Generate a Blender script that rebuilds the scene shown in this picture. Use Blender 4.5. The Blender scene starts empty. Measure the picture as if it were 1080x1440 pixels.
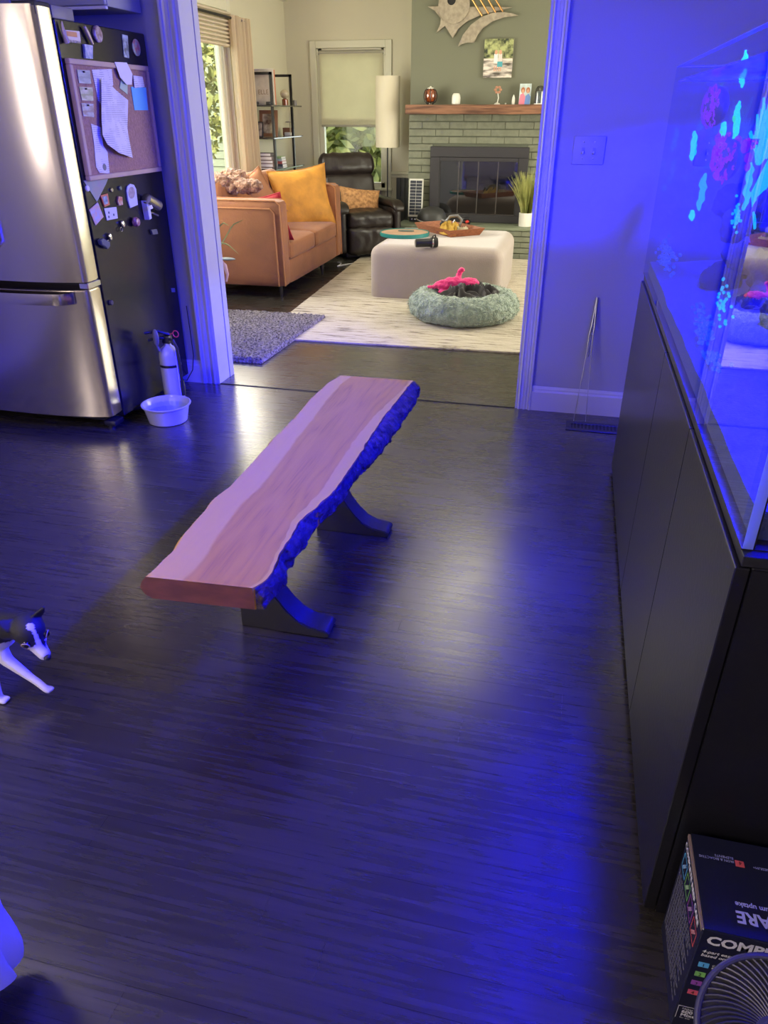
import bpy, bmesh, math, random
from mathutils import Vector, Matrix, noise
random.seed(7)
PI=math.pi
scn=bpy.context.scene; COL=scn.collection
# ------------------------------------------------------------------ camera
FP=1035.0; PITCH=.4985; YAW=.237; HC=1.45
cd=bpy.data.cameras.new('camera'); cam=bpy.data.objects.new('camera',cd); COL.objects.link(cam)
cd.sensor_fit='VERTICAL'; cd.sensor_height=36; cd.lens=FP*36/1440; cd.clip_start=.02; cd.clip_end=200
cam.location=(0,0,HC); cam.rotation_euler=(PI/2-PITCH,0,YAW)
scn.camera=cam
# ------------------------------------------------------------------ world + exposure
w=bpy.data.worlds.new('world'); scn.world=w; w.use_nodes=True
bg=w.node_tree.nodes['Background']; bg.inputs[0].default_value=(.93,.97,1,1); bg.inputs[1].default_value=4.0
vs=scn.view_settings; vs.view_transform='Standard'; vs.look='None'; vs.gamma=1; vs.use_curve_mapping=False; vs.exposure=0
# ------------------------------------------------------------------ lights
def area(name,loc,rot,sx,sy,power,color,spread=180):
    l=bpy.data.lights.new(name,'AREA'); l.shape='RECTANGLE'; l.size=sx; l.size_y=sy; l.energy=power; l.color=color
    l.spread=math.radians(spread)
    o=bpy.data.objects.new(name,l); COL.objects.link(o); o.location=loc; o.rotation_euler=rot
    return o
sl=bpy.data.lights.new('sun','SUN'); sl.energy=9; sl.angle=.02; sl.color=(1,.95,.85)
so=bpy.data.objects.new('sun',sl); COL.objects.link(so); so.rotation_euler=(.75,.55,0)
DAY=(1.0,.93,.74)
area('daylight_side_window',(-3.36,6.6,1.45),(0,-PI/2,0),1.5,2.2,95,DAY)       # pours in from the left window
area('daylight_patio_door',(1.9,6.9,1.45),(0,PI/2,0),2.0,2.6,130,DAY)           # glazed door on the unseen right side
area('added_vault_fill',(-.6,6.4,3.2),(0,0,0),2.0,2.5,75,DAY)  # added fill lamp under the vault; the ceiling has no window here
area('kitchen_ceiling_light',(-1.7,-1.9,2.40),(0,0,0),1.8,1.0,46,(1.0,.80,.64))
area('kitchen_downlight',(-2.3,1.0,2.42),(0,0,0),.35,.35,20,(1.0,.86,.84))
area('reef_light_side_glow',(.57,2.20,1.79),(0,.75,0),.12,1.6,135,(.0,.006,1.0))
area('kitchen_side_window_daylight',(-3.36,-1.4,1.6),(0,-PI/2,0),1.0,1.6,62,(1.0,.83,.78))
BLUE=(0.0,.0015,1.0)
LEDS=[(.57,1.40,1.80),(.57,2.20,1.80),(.57,3.02,1.80)]
LED_W=[330,520,480]; LED_S=[104,138,136]
for (lx,ly,lz),pw,sp in zip(LEDS,LED_W,LED_S): area('reef_light_beam',(lx,ly,lz-.012),(0,0,0),.13,.13,pw,BLUE,spread=sp)
# ------------------------------------------------------------------ helpers
_f=Vector((-math.sin(YAW)*math.cos(PITCH),math.cos(YAW)*math.cos(PITCH),-math.sin(PITCH)))
_r=Vector((math.cos(YAW),math.sin(YAW),0)); _u=_r.cross(_f)
def at(px,py,X=None,Y=None,z=None):            # a measured point of the photo on a known plane of the room
    d=_f+_r*((px-540)/FP)-_u*((py-720)/FP); o=Vector((0,0,HC))
    t=X/d.x if X is not None else (Y/d.y if Y is not None else (z-HC)/d.z)
    return o+d*t
W={}
def setp(o,label=None,cat=None,group=None,kind=None):
    if label:o['label']=label
    if cat:o['category']=cat
    if group:o['group']=group
    if kind:o['kind']=kind
    return o
def thing(name,label,cat,loc=(0,0,0),rz=0,group=None):
    o=bpy.data.objects.new(name,None); o.empty_display_size=.1; COL.objects.link(o)
    o.location=loc; o.rotation_euler=(0,0,rz); W[o.name]=Matrix.Translation(loc)@Matrix.Rotation(rz,4,'Z')
    return setp(o,label,cat,group)
def finish(me,smooth=True,angle=35):
    if smooth:
        me.shade_smooth()
        me.set_sharp_from_angle(angle=math.radians(angle))
def obj(name,bm,mat,parent=None,smooth=True,angle=35,origin=None,label=None,cat=None,group=None,kind=None):
    """bm is in world coordinates; links one mesh object, parented and re-expressed locally"""
    if isinstance(bm,bpy.types.Mesh): me=bm
    else:
        bmesh.ops.recalc_face_normals(bm,faces=bm.faces)
        me=bpy.data.meshes.new(name); bm.to_mesh(me); bm.free()
    o=bpy.data.objects.new(name,me); COL.objects.link(o)
    for m in (mat if isinstance(mat,(list,tuple)) else [mat]): me.materials.append(m)
    if parent is not None:
        me.transform(W[parent.name].inverted()); o.parent=parent; W[o.name]=W[parent.name].copy()
    else:
        if origin is None:
            xs=[v.co for v in me.vertices]
            origin=Vector(((min(c.x for c in xs)+max(c.x for c in xs))/2,(min(c.y for c in xs)+max(c.y for c in xs))/2,min(c.z for c in xs)))
        me.transform(Matrix.Translation(-Vector(origin))); o.location=origin; W[o.name]=Matrix.Translation(origin)
    finish(me,smooth,angle)
    return setp(o,label,cat,group,kind)
def NB(): return bmesh.new()
def box(bm,a,b,bev=0,seg=1,M=None,mi=0):
    cx=[(a[i]+b[i])/2 for i in range(3)]; s=[abs(b[i]-a[i]) for i in range(3)]
    r=bmesh.ops.create_cube(bm,size=1,matrix=Matrix.Translation(cx)@Matrix.Diagonal((*s,1)))
    vs_=r['verts']
    if bev>0:
        es=list({e for v in vs_ for e in v.link_edges})
        g=bmesh.ops.bevel(bm,geom=es,offset=min(bev,min(s)*.49),segments=seg,affect='EDGES',profile=.5)
        vs_=list({v for f in g['faces'] for v in f.verts}|{v for v in vs_ if v.is_valid})
    if M is not None: bmesh.ops.transform(bm,matrix=M,verts=list({x for v in vs_ for f in v.link_faces for x in f.verts}))
    if mi:
        for v in vs_:
            for f in v.link_faces: f.material_index=mi
    return bm
def bx(a,b,bev=0,seg=1,M=None): return box(NB(),a,b,bev,seg,M)
def tube(bm,pts,r,n=8,cap=True,closed=False):
    pts=[Vector(p) for p in pts]; N=len(pts)
    rr=r if isinstance(r,(list,tuple)) else [r]*N
    rings=[]; prev=None
    for i,p in enumerate(pts):
        if closed: t=(pts[(i+1)%N]-pts[i-1]).normalized()
        else: t=(pts[min(i+1,N-1)]-pts[max(i-1,0)]).normalized()
        a=prev if prev is not None else (Vector((0,0,1)) if abs(t.z)<.9 else Vector((1,0,0)))
        a=(a-t*a.dot(t)); a=a.normalized() if a.length>1e-6 else t.orthogonal().normalized(); prev=a; b=t.cross(a)
        rings.append([bm.verts.new(p+(a*math.cos(2*PI*k/n)+b*math.sin(2*PI*k/n))*rr[i]) for k in range(n)])
    for i in range(N if closed else N-1):
        A=rings[i];B=rings[(i+1)%N]
        for k in range(n): bm.faces.new((A[k],A[(k+1)%n],B[(k+1)%n],B[k]))
    if cap and not closed:
        bm.faces.new(rings[0][::-1]); bm.faces.new(rings[-1])
    return bm
def lathe(bm,prof,n=24,M=None,capt=True):
    M=M or Matrix.Identity(4); rings=[]
    for r,z in prof:
        rings.append([bm.verts.new(M@Vector((r*math.cos(2*PI*k/n),r*math.sin(2*PI*k/n),z))) for k in range(n)])
    for A,B in zip(rings,rings[1:]):
        for k in range(n): bm.faces.new((A[k],A[(k+1)%n],B[(k+1)%n],B[k]))
    if capt:
        if prof[0][0]>1e-5: bm.faces.new(rings[0][::-1])
        if prof[-1][0]>1e-5: bm.faces.new(rings[-1])
    bmesh.ops.remove_doubles(bm,verts=[v for r_ in rings for v in r_],dist=1e-6)
    return bm
def prism(bm,poly,d,M=None,bev=0):
    """poly: (u,v) list, extruded by d along local z; M maps local to world"""
    M=M or Matrix.Identity(4)
    vs_=[bm.verts.new(M@Vector((u,v,0))) for u,v in poly]; f=bm.faces.new(vs_)
    g=bmesh.ops.extrude_face_region(bm,geom=[f]); top=[e for e in g['geom'] if isinstance(e,bmesh.types.BMVert)]
    bmesh.ops.translate(bm,verts=top,vec=(M.to_3x3()@Vector((0,0,d))))
    if bev:
        es=[e for e in bm.edges if any(v in top for v in e.verts) and all(v in top for v in e.verts)]+[e for e in f.edges]
        bmesh.ops.bevel(bm,geom=es,offset=bev,segments=2,affect='EDGES')
    return bm
def pillow(bm,w,h,t,M,n=18,p=.75,corner=.06,wr=.0,seed=0):
    """scatter cushion lying in local xy, thickness t; corners pulled out"""
    grid={}
    for side in (1,-1):
        for i in range(n+1):
            for j in range(n+1):
                u=-1+2*i/n; v=-1+2*j/n
                edge=(i in(0,n) or j in(0,n))
                if side==-1 and edge: grid[(side,i,j)]=grid[(1,i,j)]; continue
                k=max(0,(1-u*u))*max(0,(1-v*v)); zz=side*t/2*(k**p/1)**.55 if k>0 else 0
                x=u*w/2*(1-corner*(1-v*v)*abs(u)); y=v*h/2*(1-corner*(1-u*u)*abs(v))
                if wr: zz+=wr*noise.noise(Vector((u*2.5+seed,v*2.5,side)))*k**.3 if k>0 else 0
                grid[(side,i,j)]=bm.verts.new(M@Vector((x,y,zz)))
        for i in range(n):
            for j in range(n):
                q=[grid[(side,i,j)],grid[(side,i+1,j)],grid[(side,i+1,j+1)],grid[(side,i,j+1)]]
                bm.faces.new(q if side==1 else q[::-1])
    return bm
def soft(bm,a,b,r,n=10,seg=4,puff=0,wr=0,fr=6,seed=0,M=None):
    """rounded upholstered block a..b: bevelled, subdivided, puffed"""
    t=NB(); box(t,a,b)
    bmesh.ops.subdivide_edges(t,edges=t.edges[:],cuts=n,use_grid_fill=True)
    c=Vector([(a[i]+b[i])/2 for i in range(3)]); h=Vector([abs(b[i]-a[i])/2 for i in range(3)])
    for v in t.verts:
        d=v.co-c; q=Vector([max(-(h[i]-r),min(h[i]-r,d[i])) for i in range(3)])
        e=d-q
        if e.length>1e-6: e=e.normalized()*r
        nd=q+e
        pf=Vector([nd[i]/max(h[i],1e-6) for i in range(3)])
        s=puff*(1-min(1,pf.x**2))*(1-min(1,pf.y**2)) if abs(pf.z)>.5 else 0
        nd.z+=math.copysign(s,nd.z)
        if wr: nd+=nd.normalized()*wr*noise.noise(Vector(nd)*fr+Vector((seed,0,0)))
        v.co=c+nd
    if M is not None: t.transform(M)
    me=bpy.data.meshes.new('tmp'); t.to_mesh(me); t.free(); bm.from_mesh(me); bpy.data.meshes.remove(me)
    return bm
def remeshed(bm,voxel,smooth=3,disp=None):
    me=bpy.data.meshes.new('tmp'); bmesh.ops.recalc_face_normals(bm,faces=bm.faces); bm.to_mesh(me); bm.free()
    o=bpy.data.objects.new('tmp',me); COL.objects.link(o)
    m=o.modifiers.new('r','REMESH'); m.mode='VOXEL'; m.voxel_size=voxel
    if smooth: s=o.modifiers.new('s','SMOOTH'); s.iterations=smooth; s.factor=.6
    dg=bpy.context.evaluated_depsgraph_get(); dg.update()
    out=bpy.data.meshes.new_from_object(o.evaluated_get(dg),depsgraph=dg)
    bpy.data.objects.remove(o); bpy.data.meshes.remove(me)
    if disp:
        nn=[v.normal.copy() for v in out.vertices]
        for v,n_ in zip(out.vertices,nn): v.co+=n_*disp(v.co)
    return out
def ellip(bm,c,r,R=None,n=16):
    M=Matrix.Translation(c)@(R or Matrix.Identity(4))@Matrix.Diagonal((*r,1))
    bmesh.ops.create_uvsphere(bm,u_segments=n,v_segments=n//2+2,radius=1,matrix=M); return bm
def txt(s,size,M,mat,parent,name='lettering',off=.0006,align='LEFT',shear=0,bold=0,sx=1):
    c=bpy.data.curves.new('t','FONT'); c.body=s; c.size=size; c.align_x=align; c.shear=shear; c.offset=bold; c.resolution_u=2
    o=bpy.data.objects.new('t',c); COL.objects.link(o)
    dg=bpy.context.evaluated_depsgraph_get(); dg.update()
    me=bpy.data.meshes.new_from_object(o.evaluated_get(dg),depsgraph=dg)
    bpy.data.objects.remove(o); bpy.data.curves.remove(c)
    me.transform(M@Matrix.Translation((0,0,off))@Matrix.Diagonal((sx,1,1,1)))
    return obj(name,me,mat,parent,smooth=False)
def frameM(o,u,v):      # local x=u, y=v, z=u×v
    u=Vector(u).normalized(); v=Vector(v); v=(v-u*v.dot(u)).normalized(); n=u.cross(v)
    M=Matrix((( u.x,v.x,n.x,o[0]),(u.y,v.y,n.y,o[1]),(u.z,v.z,n.z,o[2]),(0,0,0,1))); return M
def dup(root,loc,rz=None,label=None):
    r=root.copy(); COL.objects.link(r); r.location=loc
    if rz is not None: r.rotation_euler=(0,0,rz)
    if label: r['label']=label
    for ch in list(root.children):
        c=ch.copy(); COL.objects.link(c); c.parent=r
        for g in ch.children: d=g.copy(); COL.objects.link(d); d.parent=c
    return r
# ------------------------------------------------------------------ materials
def mat(name,col,rough=.5,metal=0,spec=.5,bump=0,bs=60,var=0,vs_=3,col2=None,stretch=(1,1,1),sheen=0,emit=None,es=1,coat=0,trans=0,detail=4,aniso=0):
    m=bpy.data.materials.new(name); m.use_nodes=True; nt=m.node_tree; b=nt.nodes['Principled BSDF']
    b.inputs['Base Color'].default_value=(*col,1); b.inputs['Roughness'].default_value=rough; b.inputs['Metallic'].default_value=metal
    b.inputs['Specular IOR Level'].default_value=spec; b.inputs['Coat Weight'].default_value=coat
    b.inputs['Sheen Weight'].default_value=sheen
    if aniso: b.inputs['Anisotropic'].default_value=aniso
    tc=nt.nodes.new('ShaderNodeTexCoord'); mp=nt.nodes.new('ShaderNodeMapping'); mp.inputs['Scale'].default_value=stretch
    nt.links.new(tc.outputs['Object'],mp.inputs[0])
    if var or col2:
        nz=nt.nodes.new('ShaderNodeTexNoise'); nz.inputs['Scale'].default_value=vs_; nz.inputs['Detail'].default_value=detail
        nt.links.new(mp.outputs[0],nz.inputs['Vector'])
        cr=nt.nodes.new('ShaderNodeValToRGB'); c2=col2 or tuple(c*(1-var) for c in col)
        cr.color_ramp.elements[0].color=(*c2,1); cr.color_ramp.elements[0].position=.36
        cr.color_ramp.elements[1].color=(*col,1); cr.color_ramp.elements[1].position=.62
        nt.links.new(nz.outputs['Fac'],cr.inputs[0]); nt.links.new(cr.outputs[0],b.inputs['Base Color'])
    if bump:
        nz=nt.nodes.new('ShaderNodeTexNoise'); nz.inputs['Scale'].default_value=bs; nz.inputs['Detail'].default_value=3
        nt.links.new(mp.outputs[0],nz.inputs['Vector'])
        bp=nt.nodes.new('ShaderNodeBump'); bp.inputs['Strength'].default_value=min(1,bump); bp.inputs['Distance'].default_value=.01 if bump<=1 else .02
        nt.links.new(nz.outputs['Fac'],bp.inputs['Height']); nt.links.new(bp.outputs[0],b.inputs['Normal'])
    if emit: b.inputs['Emission Color'].default_value=(*emit,1); b.inputs['Emission Strength'].default_value=es
    if trans: b.inputs['Transmission Weight'].default_value=trans
    return m
def glass(name,tint=(1,1,1),tr=1.0,ior=1.45,rough=.0,extra=0.0):
    """thin pane: see-through by its tint, mirror by Fresnel"""
    m=bpy.data.materials.new(name); m.use_nodes=True; nt=m.node_tree; nt.nodes.clear()
    o=nt.nodes.new('ShaderNodeOutputMaterial'); t=nt.nodes.new('ShaderNodeBsdfTransparent'); t.inputs[0].default_value=tuple(c*tr for c in tint)+(1,)
    g=nt.nodes.new('ShaderNodeBsdfGlossy'); g.inputs['Roughness'].default_value=rough; g.inputs[0].default_value=(1,1,1,1)
    lw=nt.nodes.new('ShaderNodeLayerWeight'); pw=nt.nodes.new('ShaderNodeMath'); pw.operation='POWER'; pw.inputs[1].default_value=5
    f0=2*((ior-1)/(ior+1))**2; fr=nt.nodes.new('ShaderNodeMath'); fr.operation='MULTIPLY_ADD'; fr.inputs[1].default_value=1-f0; fr.inputs[2].default_value=f0
    nt.links.new(lw.outputs['Facing'],pw.inputs[0]); nt.links.new(pw.outputs[0],fr.inputs[0])
    mx=nt.nodes.new('ShaderNodeMixShader'); 
    if extra:
        ad=nt.nodes.new('ShaderNodeMath'); ad.operation='ADD'; ad.use_clamp=True; ad.inputs[1].default_value=extra
        nt.links.new(fr.outputs[0],ad.inputs[0]); nt.links.new(ad.outputs[0],mx.inputs[0])
    else: nt.links.new(fr.outputs[0],mx.inputs[0])
    nt.links.new(t.outputs[0],mx.inputs[1]); nt.links.new(g.outputs[0],mx.inputs[2]); nt.links.new(mx.outputs[0],o.inputs[0])
    return m
WHITE=mat('white_paint',(.34,.34,.38),.55,bump=.05,bs=120)
TRIM=mat('trim_gloss_paint',(.54,.54,.58),.25)
CREAM=mat('cream_wall_paint',(.66,.62,.47),.7,bump=.04,bs=90)
CREAMTRIM=mat('cream_trim_paint',(.68,.66,.52),.4)
CEIL=mat('ceiling_paint',(.66,.64,.54),.8)
GREEN=mat('sage_wall_paint',(.16,.165,.115),.6,bump=.05,bs=40)
BRICK=mat('sage_painted_brick',(.195,.205,.145),.55,bump=.35,bs=55,var=.18,vs_=14)
MORT=mat('painted_mortar',(.10,.108,.077),.8,bump=.3,bs=70)
WAIN=mat('charcoal_beadboard_paint',(.075,.08,.09),.5)
DARKM=mat('black_metal',(.012,.012,.014),.4)
BLACKP=mat('black_plastic',(.015,.015,.018),.35)
CHROME=mat('chrome',(.7,.7,.72),.15,metal=1)
PAPER=mat('white_paper',(.78,.76,.80),.7)
WHITEC=mat('white_ceramic',(.75,.73,.66),.35)
# floor: near-black stained planks, satin
def plank_mat():
    m=bpy.data.materials.new('ebony_stained_planks'); m.use_nodes=True; nt=m.node_tree; b=nt.nodes['Principled BSDF']
    tc=nt.nodes.new('ShaderNodeNewGeometry'); mp=nt.nodes.new('ShaderNodeMapping'); mp.inputs['Scale'].default_value=(1.3,38,1)
    nt.links.new(tc.outputs['Position'],mp.inputs[0])
    n1=nt.nodes.new('ShaderNodeTexNoise'); n1.inputs['Scale'].default_value=2.2; n1.inputs['Detail'].default_value=6; nt.links.new(mp.outputs[0],n1.inputs['Vector'])
    n2=nt.nodes.new('ShaderNodeTexNoise'); n2.inputs['Scale'].default_value=3.5; n2.inputs['Detail'].default_value=5; nt.links.new(tc.outputs['Position'],n2.inputs['Vector'])
    oi=nt.nodes.new('ShaderNodeObjectInfo')
    cr=nt.nodes.new('ShaderNodeValToRGB'); e=cr.color_ramp.elements
    e[0].position=.35; e[0].color=(.024,.021,.018,1); e[1].position=.75; e[1].color=(.050,.044,.037,1)
    nt.links.new(n1.outputs['Fac'],cr.inputs[0])
    mx=nt.nodes.new('ShaderNodeMix'); mx.data_type='RGBA'; mx.blend_type='MULTIPLY'; mx.inputs[0].default_value=.5
    r2=nt.nodes.new('ShaderNodeMapRange'); r2.inputs[3].default_value=.85; r2.inputs[4].default_value=1.05; nt.links.new(oi.outputs['Random'],r2.inputs[0])
    nt.links.new(cr.outputs[0],mx.inputs[6]); nt.links.new(r2.outputs[0],mx.inputs[7]); nt.links.new(mx.outputs[2],b.inputs['Base Color'])
    ad=nt.nodes.new('ShaderNodeMath'); ad.operation='MULTIPLY'; nt.links.new(n1.outputs['Fac'],ad.inputs[0]); nt.links.new(n2.outputs['Fac'],ad.inputs[1])
    rr=nt.nodes.new('ShaderNodeMapRange'); rr.inputs[1].default_value=.12; rr.inputs[2].default_value=.4; rr.inputs[3].default_value=.23; rr.inputs[4].default_value=.33
    nt.links.new(ad.outputs[0],rr.inputs[0]); nt.links.new(rr.outputs[0],b.inputs['Roughness'])
    b.inputs['Specular IOR Level'].default_value=1.0; b.inputs['Coat Weight'].default_value=.5; b.inputs['Coat Roughness'].default_value=.22
    bp=nt.nodes.new('ShaderNodeBump'); bp.inputs['Strength'].default_value=.05; bp.inputs['Distance'].default_value=.004
    nt.links.new(n1.outputs['Fac'],bp.inputs['Height']); nt.links.new(bp.outputs[0],b.inputs['Normal'])
    return m
PLANK=plank_mat()
GROOVE=mat('floor_groove',(.012,.011,.010),.5)
# ================================================================== STRUCTURE
S_='structure'
DY0,DY1=3.944,4.125                     # dividing wall
def st(name,bm,m,parent=None,smooth=False): return obj(name,bm,m,parent,smooth=smooth,kind=S_,origin=(0,0,0) if parent is None else None)
floor=st('floor',bx((-3.5,-2.6,-.06),(2.1,9.7,-.004)),GROOVE)
pm=None
def plank(x0,x1,y0,y1):
    global pm
    if pm is None:
        b=NB(); box(b,(-.5,-.5,-.004),(.5,.5,0))
        for v in b.verts:
            if v.co.z>-.001: v.co.x*=.9996; v.co.y*=.993
        pm=bpy.data.meshes.new('floor_plank'); b.to_mesh(pm); b.free(); pm.materials.append(PLANK)
    o=bpy.data.objects.new('floor_plank',pm); COL.objects.link(o); o.parent=floor
    o.location=((x0+x1)/2,(y0+y1)/2,0); o.scale=(x1-x0,y1-y0,1)
PW=.0835
y=.24; r=0
while y<3.93:
    x=-3.4-random.random()*1.2
    y1=min(y+PW,3.938)
    while x<1.0:
        L=random.uniform(1.1,2.0); a,b_=max(x,-3.4),min(x+L,1.0)
        if b_-a>.1: plank(a,b_,y,y1)
        x+=L
    y+=PW; r+=1
y=3.95
while y<5.0:
    x=-3.5-random.random()*1.2
    while x<2.0:
        L=random.uniform(1.3,2.2); a,b_=max(x,-3.5),min(x+L,2.0)
        if b_-a>.1: plank(a,b_,y,y+PW)
        x+=L
    y+=PW
b=NB()                                   # planks out of sight or under the rug: joined
for k in range(60):
    y0=y+k*PW
    if y0>9.6: break
    box(b,(-3.5,y0,-.004),(2.0,min(y0+PW-.002,9.6),0))
for k in range(34): box(b,(-3.4,.24-(k+1)*PW,-.004),(1.0,.24-k*PW-.002,0))
obj('plank_field',b,PLANK,floor,smooth=False,kind='stuff')
# kitchen shell
st('ceiling',bx((-3.5,-2.6,2.45),(1.1,DY0,2.5)),CEIL)
st('wall_right',bx((1.0,-2.6,0),(1.1,DY0,2.5)),WHITE)
b=NB(); box(b,(-3.5,-2.6,0),(-3.4,-2.2,2.5)); box(b,(-3.5,-.6,0),(-3.4,DY0,2.5)); box(b,(-3.5,-2.2,0),(-3.4,-.6,1.1)); box(b,(-3.5,-2.2,2.1),(-3.4,-.6,2.5)); st('wall_left',b,WHITE)
b=bx((-3.5,-2.6,0),(1.1,-2.5,2.5))
st('wall_back',b,WHITE)
# dividing wall with its wide cased opening
XL,XR,HT=-1.985,-.19,2.12
b=NB(); box(b,(-3.5,DY0,0),(XL,DY1,3.5)); box(b,(XR,DY0,0),(2.1,DY1,3.5)); box(b,(XL,DY0,HT),(XR,DY1,3.5))
div=st('wall_divider',b,WHITE)
def casing(x0,x1,yf,dirn,top):            # fluted profile swept vertically
    b=NB(); w_=x1-x0; prof=[(0,0),(0,.012),(.08,.020),(.16,.020),(.20,.013),(.40,.011),(.44,.017),(.62,.017),(.66,.012),(.80,.014),(.86,.024),(1,.024),(1,0)]
    P=[(x0+u*w_ if dirn>0 else x1-u*w_, yf-d_) for u,d_ in prof]
    M=Matrix.Identity(4); prism(b,P,top,M); return b
st('trim_1',casing(XR,-.12,DY0,1,2.16),TRIM); st('trim_2',casing(-2.075,XL-.006,DY0,-1,2.16),TRIM)
b=bx((-2.075,DY0-.022,HT),(-.12,DY0,HT+.08)); st('trim_3',b,TRIM)
b=NB(); box(b,(XL-.01,DY0-.008,0),(XL+.012,DY1-.045,HT)); box(b,(XL-.01,DY1-.043,0),(XL+.016,DY1+.012,HT)); st('trim_4',b,TRIM)
b=NB(); box(b,(XR-.012,DY0-.008,0),(XR+.01,DY1+.01,HT)); st('trim_5',b,TRIM)
b=bx((-1.97,DY0-.012,-.003),(-.205,DY0+.0,.0035)); st('trim_6',b,GROOVE)
def baseboard(x0,x1,yf): 
    b=NB(); P=[(0,0),(.018,0),(.018,.105),(.012,.115),(.012,.122),(.007,.135),(0,.135)]
    M=Matrix(((0,0,1,x0),(-1,0,0,yf),(0,1,0,0),(0,0,0,1))); prism(b,P,x1-x0,M); return b
st('baseboard_right',baseboard(-.119,1.0,DY0),TRIM)
st('baseboard_left',baseboard(-3.4,-2.076,DY0),TRIM)
# living room shell
LX,BY=-3.5,9.6
WY0,WY1,WZ0,WZ1=4.5,7.95,.62,2.30
b=NB(); box(b,(LX-.15,DY1,0),(LX,WY0,3.6)); box(b,(LX-.15,WY1,0),(LX,BY+.15,3.6)); box(b,(LX-.15,WY0,0),(LX,WY1,WZ0)); box(b,(LX-.15,WY0,WZ1),(LX,WY1,3.6))
st('wall_west',b,CREAM)
BX0,BX1,BZ0,BZ1=-3.13,-2.30,.62,2.09
b=NB(); box(b,(LX,BY,0),(BX0,BY+.15,3.6)); box(b,(BX1,BY,0),(2.1,BY+.15,3.6)); box(b,(BX0,BY,0),(BX1,BY+.15,BZ0)); box(b,(BX0,BY,BZ1),(BX1,BY+.15,3.6))
st('wall_north',b,CREAM)
b=NB(); box(b,(2.0,DY1,0),(2.1,6.6,3.6)); box(b,(2.0,7.6,0),(2.1,BY,3.6)); box(b,(2.0,6.6,2.0),(2.1,7.6,3.6)); box(b,(2.0,6.6,0),(2.1,7.6,.1))
st('wall_east',b,CREAM)
cz=at(405,5,X=-3.5).z
b=NB()
for (x0,z0,x1,z1) in ((LX,cz,-.75,cz+.72),(-.75,cz+.72,2.1,cz)):
    vs4=[b.verts.new(p) for p in ((x0,DY1,z0),(x1,DY1,z1),(x1,BY,z1),(x0,BY,z0),(x0,DY1,z0+.1),(x1,DY1,z1+.1),(x1,BY,z1+.1),(x0,BY,z0+.1))]
    for q in ((0,1,2,3),(7,6,5,4),(0,4,5,1),(1,5,6,2),(2,6,7,3),(3,7,4,0)): b.faces.new([vs4[i] for i in q])
st('ceiling_vault',b,CEIL)
# wainscot: beadboard with a cap
b=NB()
x=LX+.02
while x<-1.9: 
    if not(BX0-.1<x<BX1+.09): box(b,(x,BY-.014,.12),(min(x+.052,-1.9),BY,.745),.002)
    x+=.055
yy=8.0
while yy<BY-.02: box(b,(LX,yy,.12),(LX+.014,yy+.052,.745),.002); yy+=.055
st('trim_7',b,WAIN)
b=NB()
for x0,x1 in ((LX,BX0-.075),(BX1+.075,-1.9)): box(b,(x0,BY-.035,.775),(x1,BY,.81),.006); box(b,(x0,BY-.02,.74),(x1,BY,.776),.004); box(b,(x0,BY-.02,0),(x1,BY,.12),.004)
box(b,(LX,7.98,.775),(LX+.035,BY-.03,.81),.006); box(b,(LX,7.98,.74),(LX+.02,BY-.02,.776),.004); box(b,(LX,DY1,0),(LX+.02,BY-.02,.12),.004)
st('trim_8',b,CREAMTRIM)
# windows
PANE=glass('window_pane',(.97,1,.97),ior=1.14)
def window(name,pts_frame,pane_boxes,m=CREAMTRIM):
    b=NB()
    for a,c in pts_frame: box(b,a,c,.004)
    wn=st(name,b,m)
    for a,c in pane_boxes: obj('pane',bx(a,c),PANE,wn,smooth=False)
    return wn
fx=LX
F=[((fx-.10,WY0,WZ0),(fx-.02,WY1,WZ0+.06)),((fx-.10,WY0,WZ1-.06),(fx-.02,WY1,WZ1)),((fx-.10,WY1-.07,WZ0),(fx-.02,WY1,WZ1)),((fx-.10,WY0,WZ0),(fx-.02,WY0+.07,WZ1)),
   ((fx-.09,6.15,WZ0),(fx-.03,6.25,WZ1)),((fx-.07,WY1-.13,WZ0+.05),(fx-.04,WY1-.085,WZ1-.05)),
   ((fx-.005,WY1,WZ0-.08),(fx+.02,WY1+.085,WZ1+.1)),((fx-.005,WY0-.09,WZ0-.08),(fx+.02,WY0,WZ1+.1)),((fx-.005,WY0,WZ1),(fx+.02,WY1,WZ1+.09)),((fx-.005,WY0-.1,WZ0-.035),(fx+.05,WY1+.1,WZ0))]
window('window_1',F,[((fx-.06,WY0+.07,WZ0+.06),(fx-.054,6.15,WZ1-.06)),((fx-.06,6.25,WZ0+.06),(fx-.054,WY1-.13,WZ1-.06))])
F=[((BX0,BY+.02,BZ0),(BX0+.06,BY+.09,BZ1)),((BX1-.06,BY+.02,BZ0),(BX1,BY+.09,BZ1)),((BX0,BY+.02,BZ1-.05),(BX1,BY+.09,BZ1)),((BX0,BY+.02,BZ0),(BX1,BY+.09,BZ0+.06)),
   ((BX0,BY+.025,1.33),(BX1,BY+.085,1.38)),
   ((BX0-.075,BY-.022,BZ0-.1),(BX0,BY,BZ1+.075)),((BX1,BY-.022,BZ0-.1),(BX1+.075,BY,BZ1+.075)),((BX0,BY-.022,BZ1),(BX1,BY,BZ1+.075)),((BX0-.09,BY-.05,BZ0-.03),(BX1+.09,BY,BZ0))]
window('window_2',F,[((BX0+.06,BY+.05,BZ0+.06),(BX1-.06,BY+.056,1.33)),((BX0+.06,BY+.06,1.38),(BX1-.06,BY+.066,BZ1-.05))])
F=[((2.02,6.6,.1),(2.09,6.66,2.0)),((2.02,7.54,.1),(2.09,7.6,2.0)),((2.02,6.6,1.94),(2.09,7.6,2.0)),((2.02,6.6,.1),(2.09,7.6,.2))]
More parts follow.
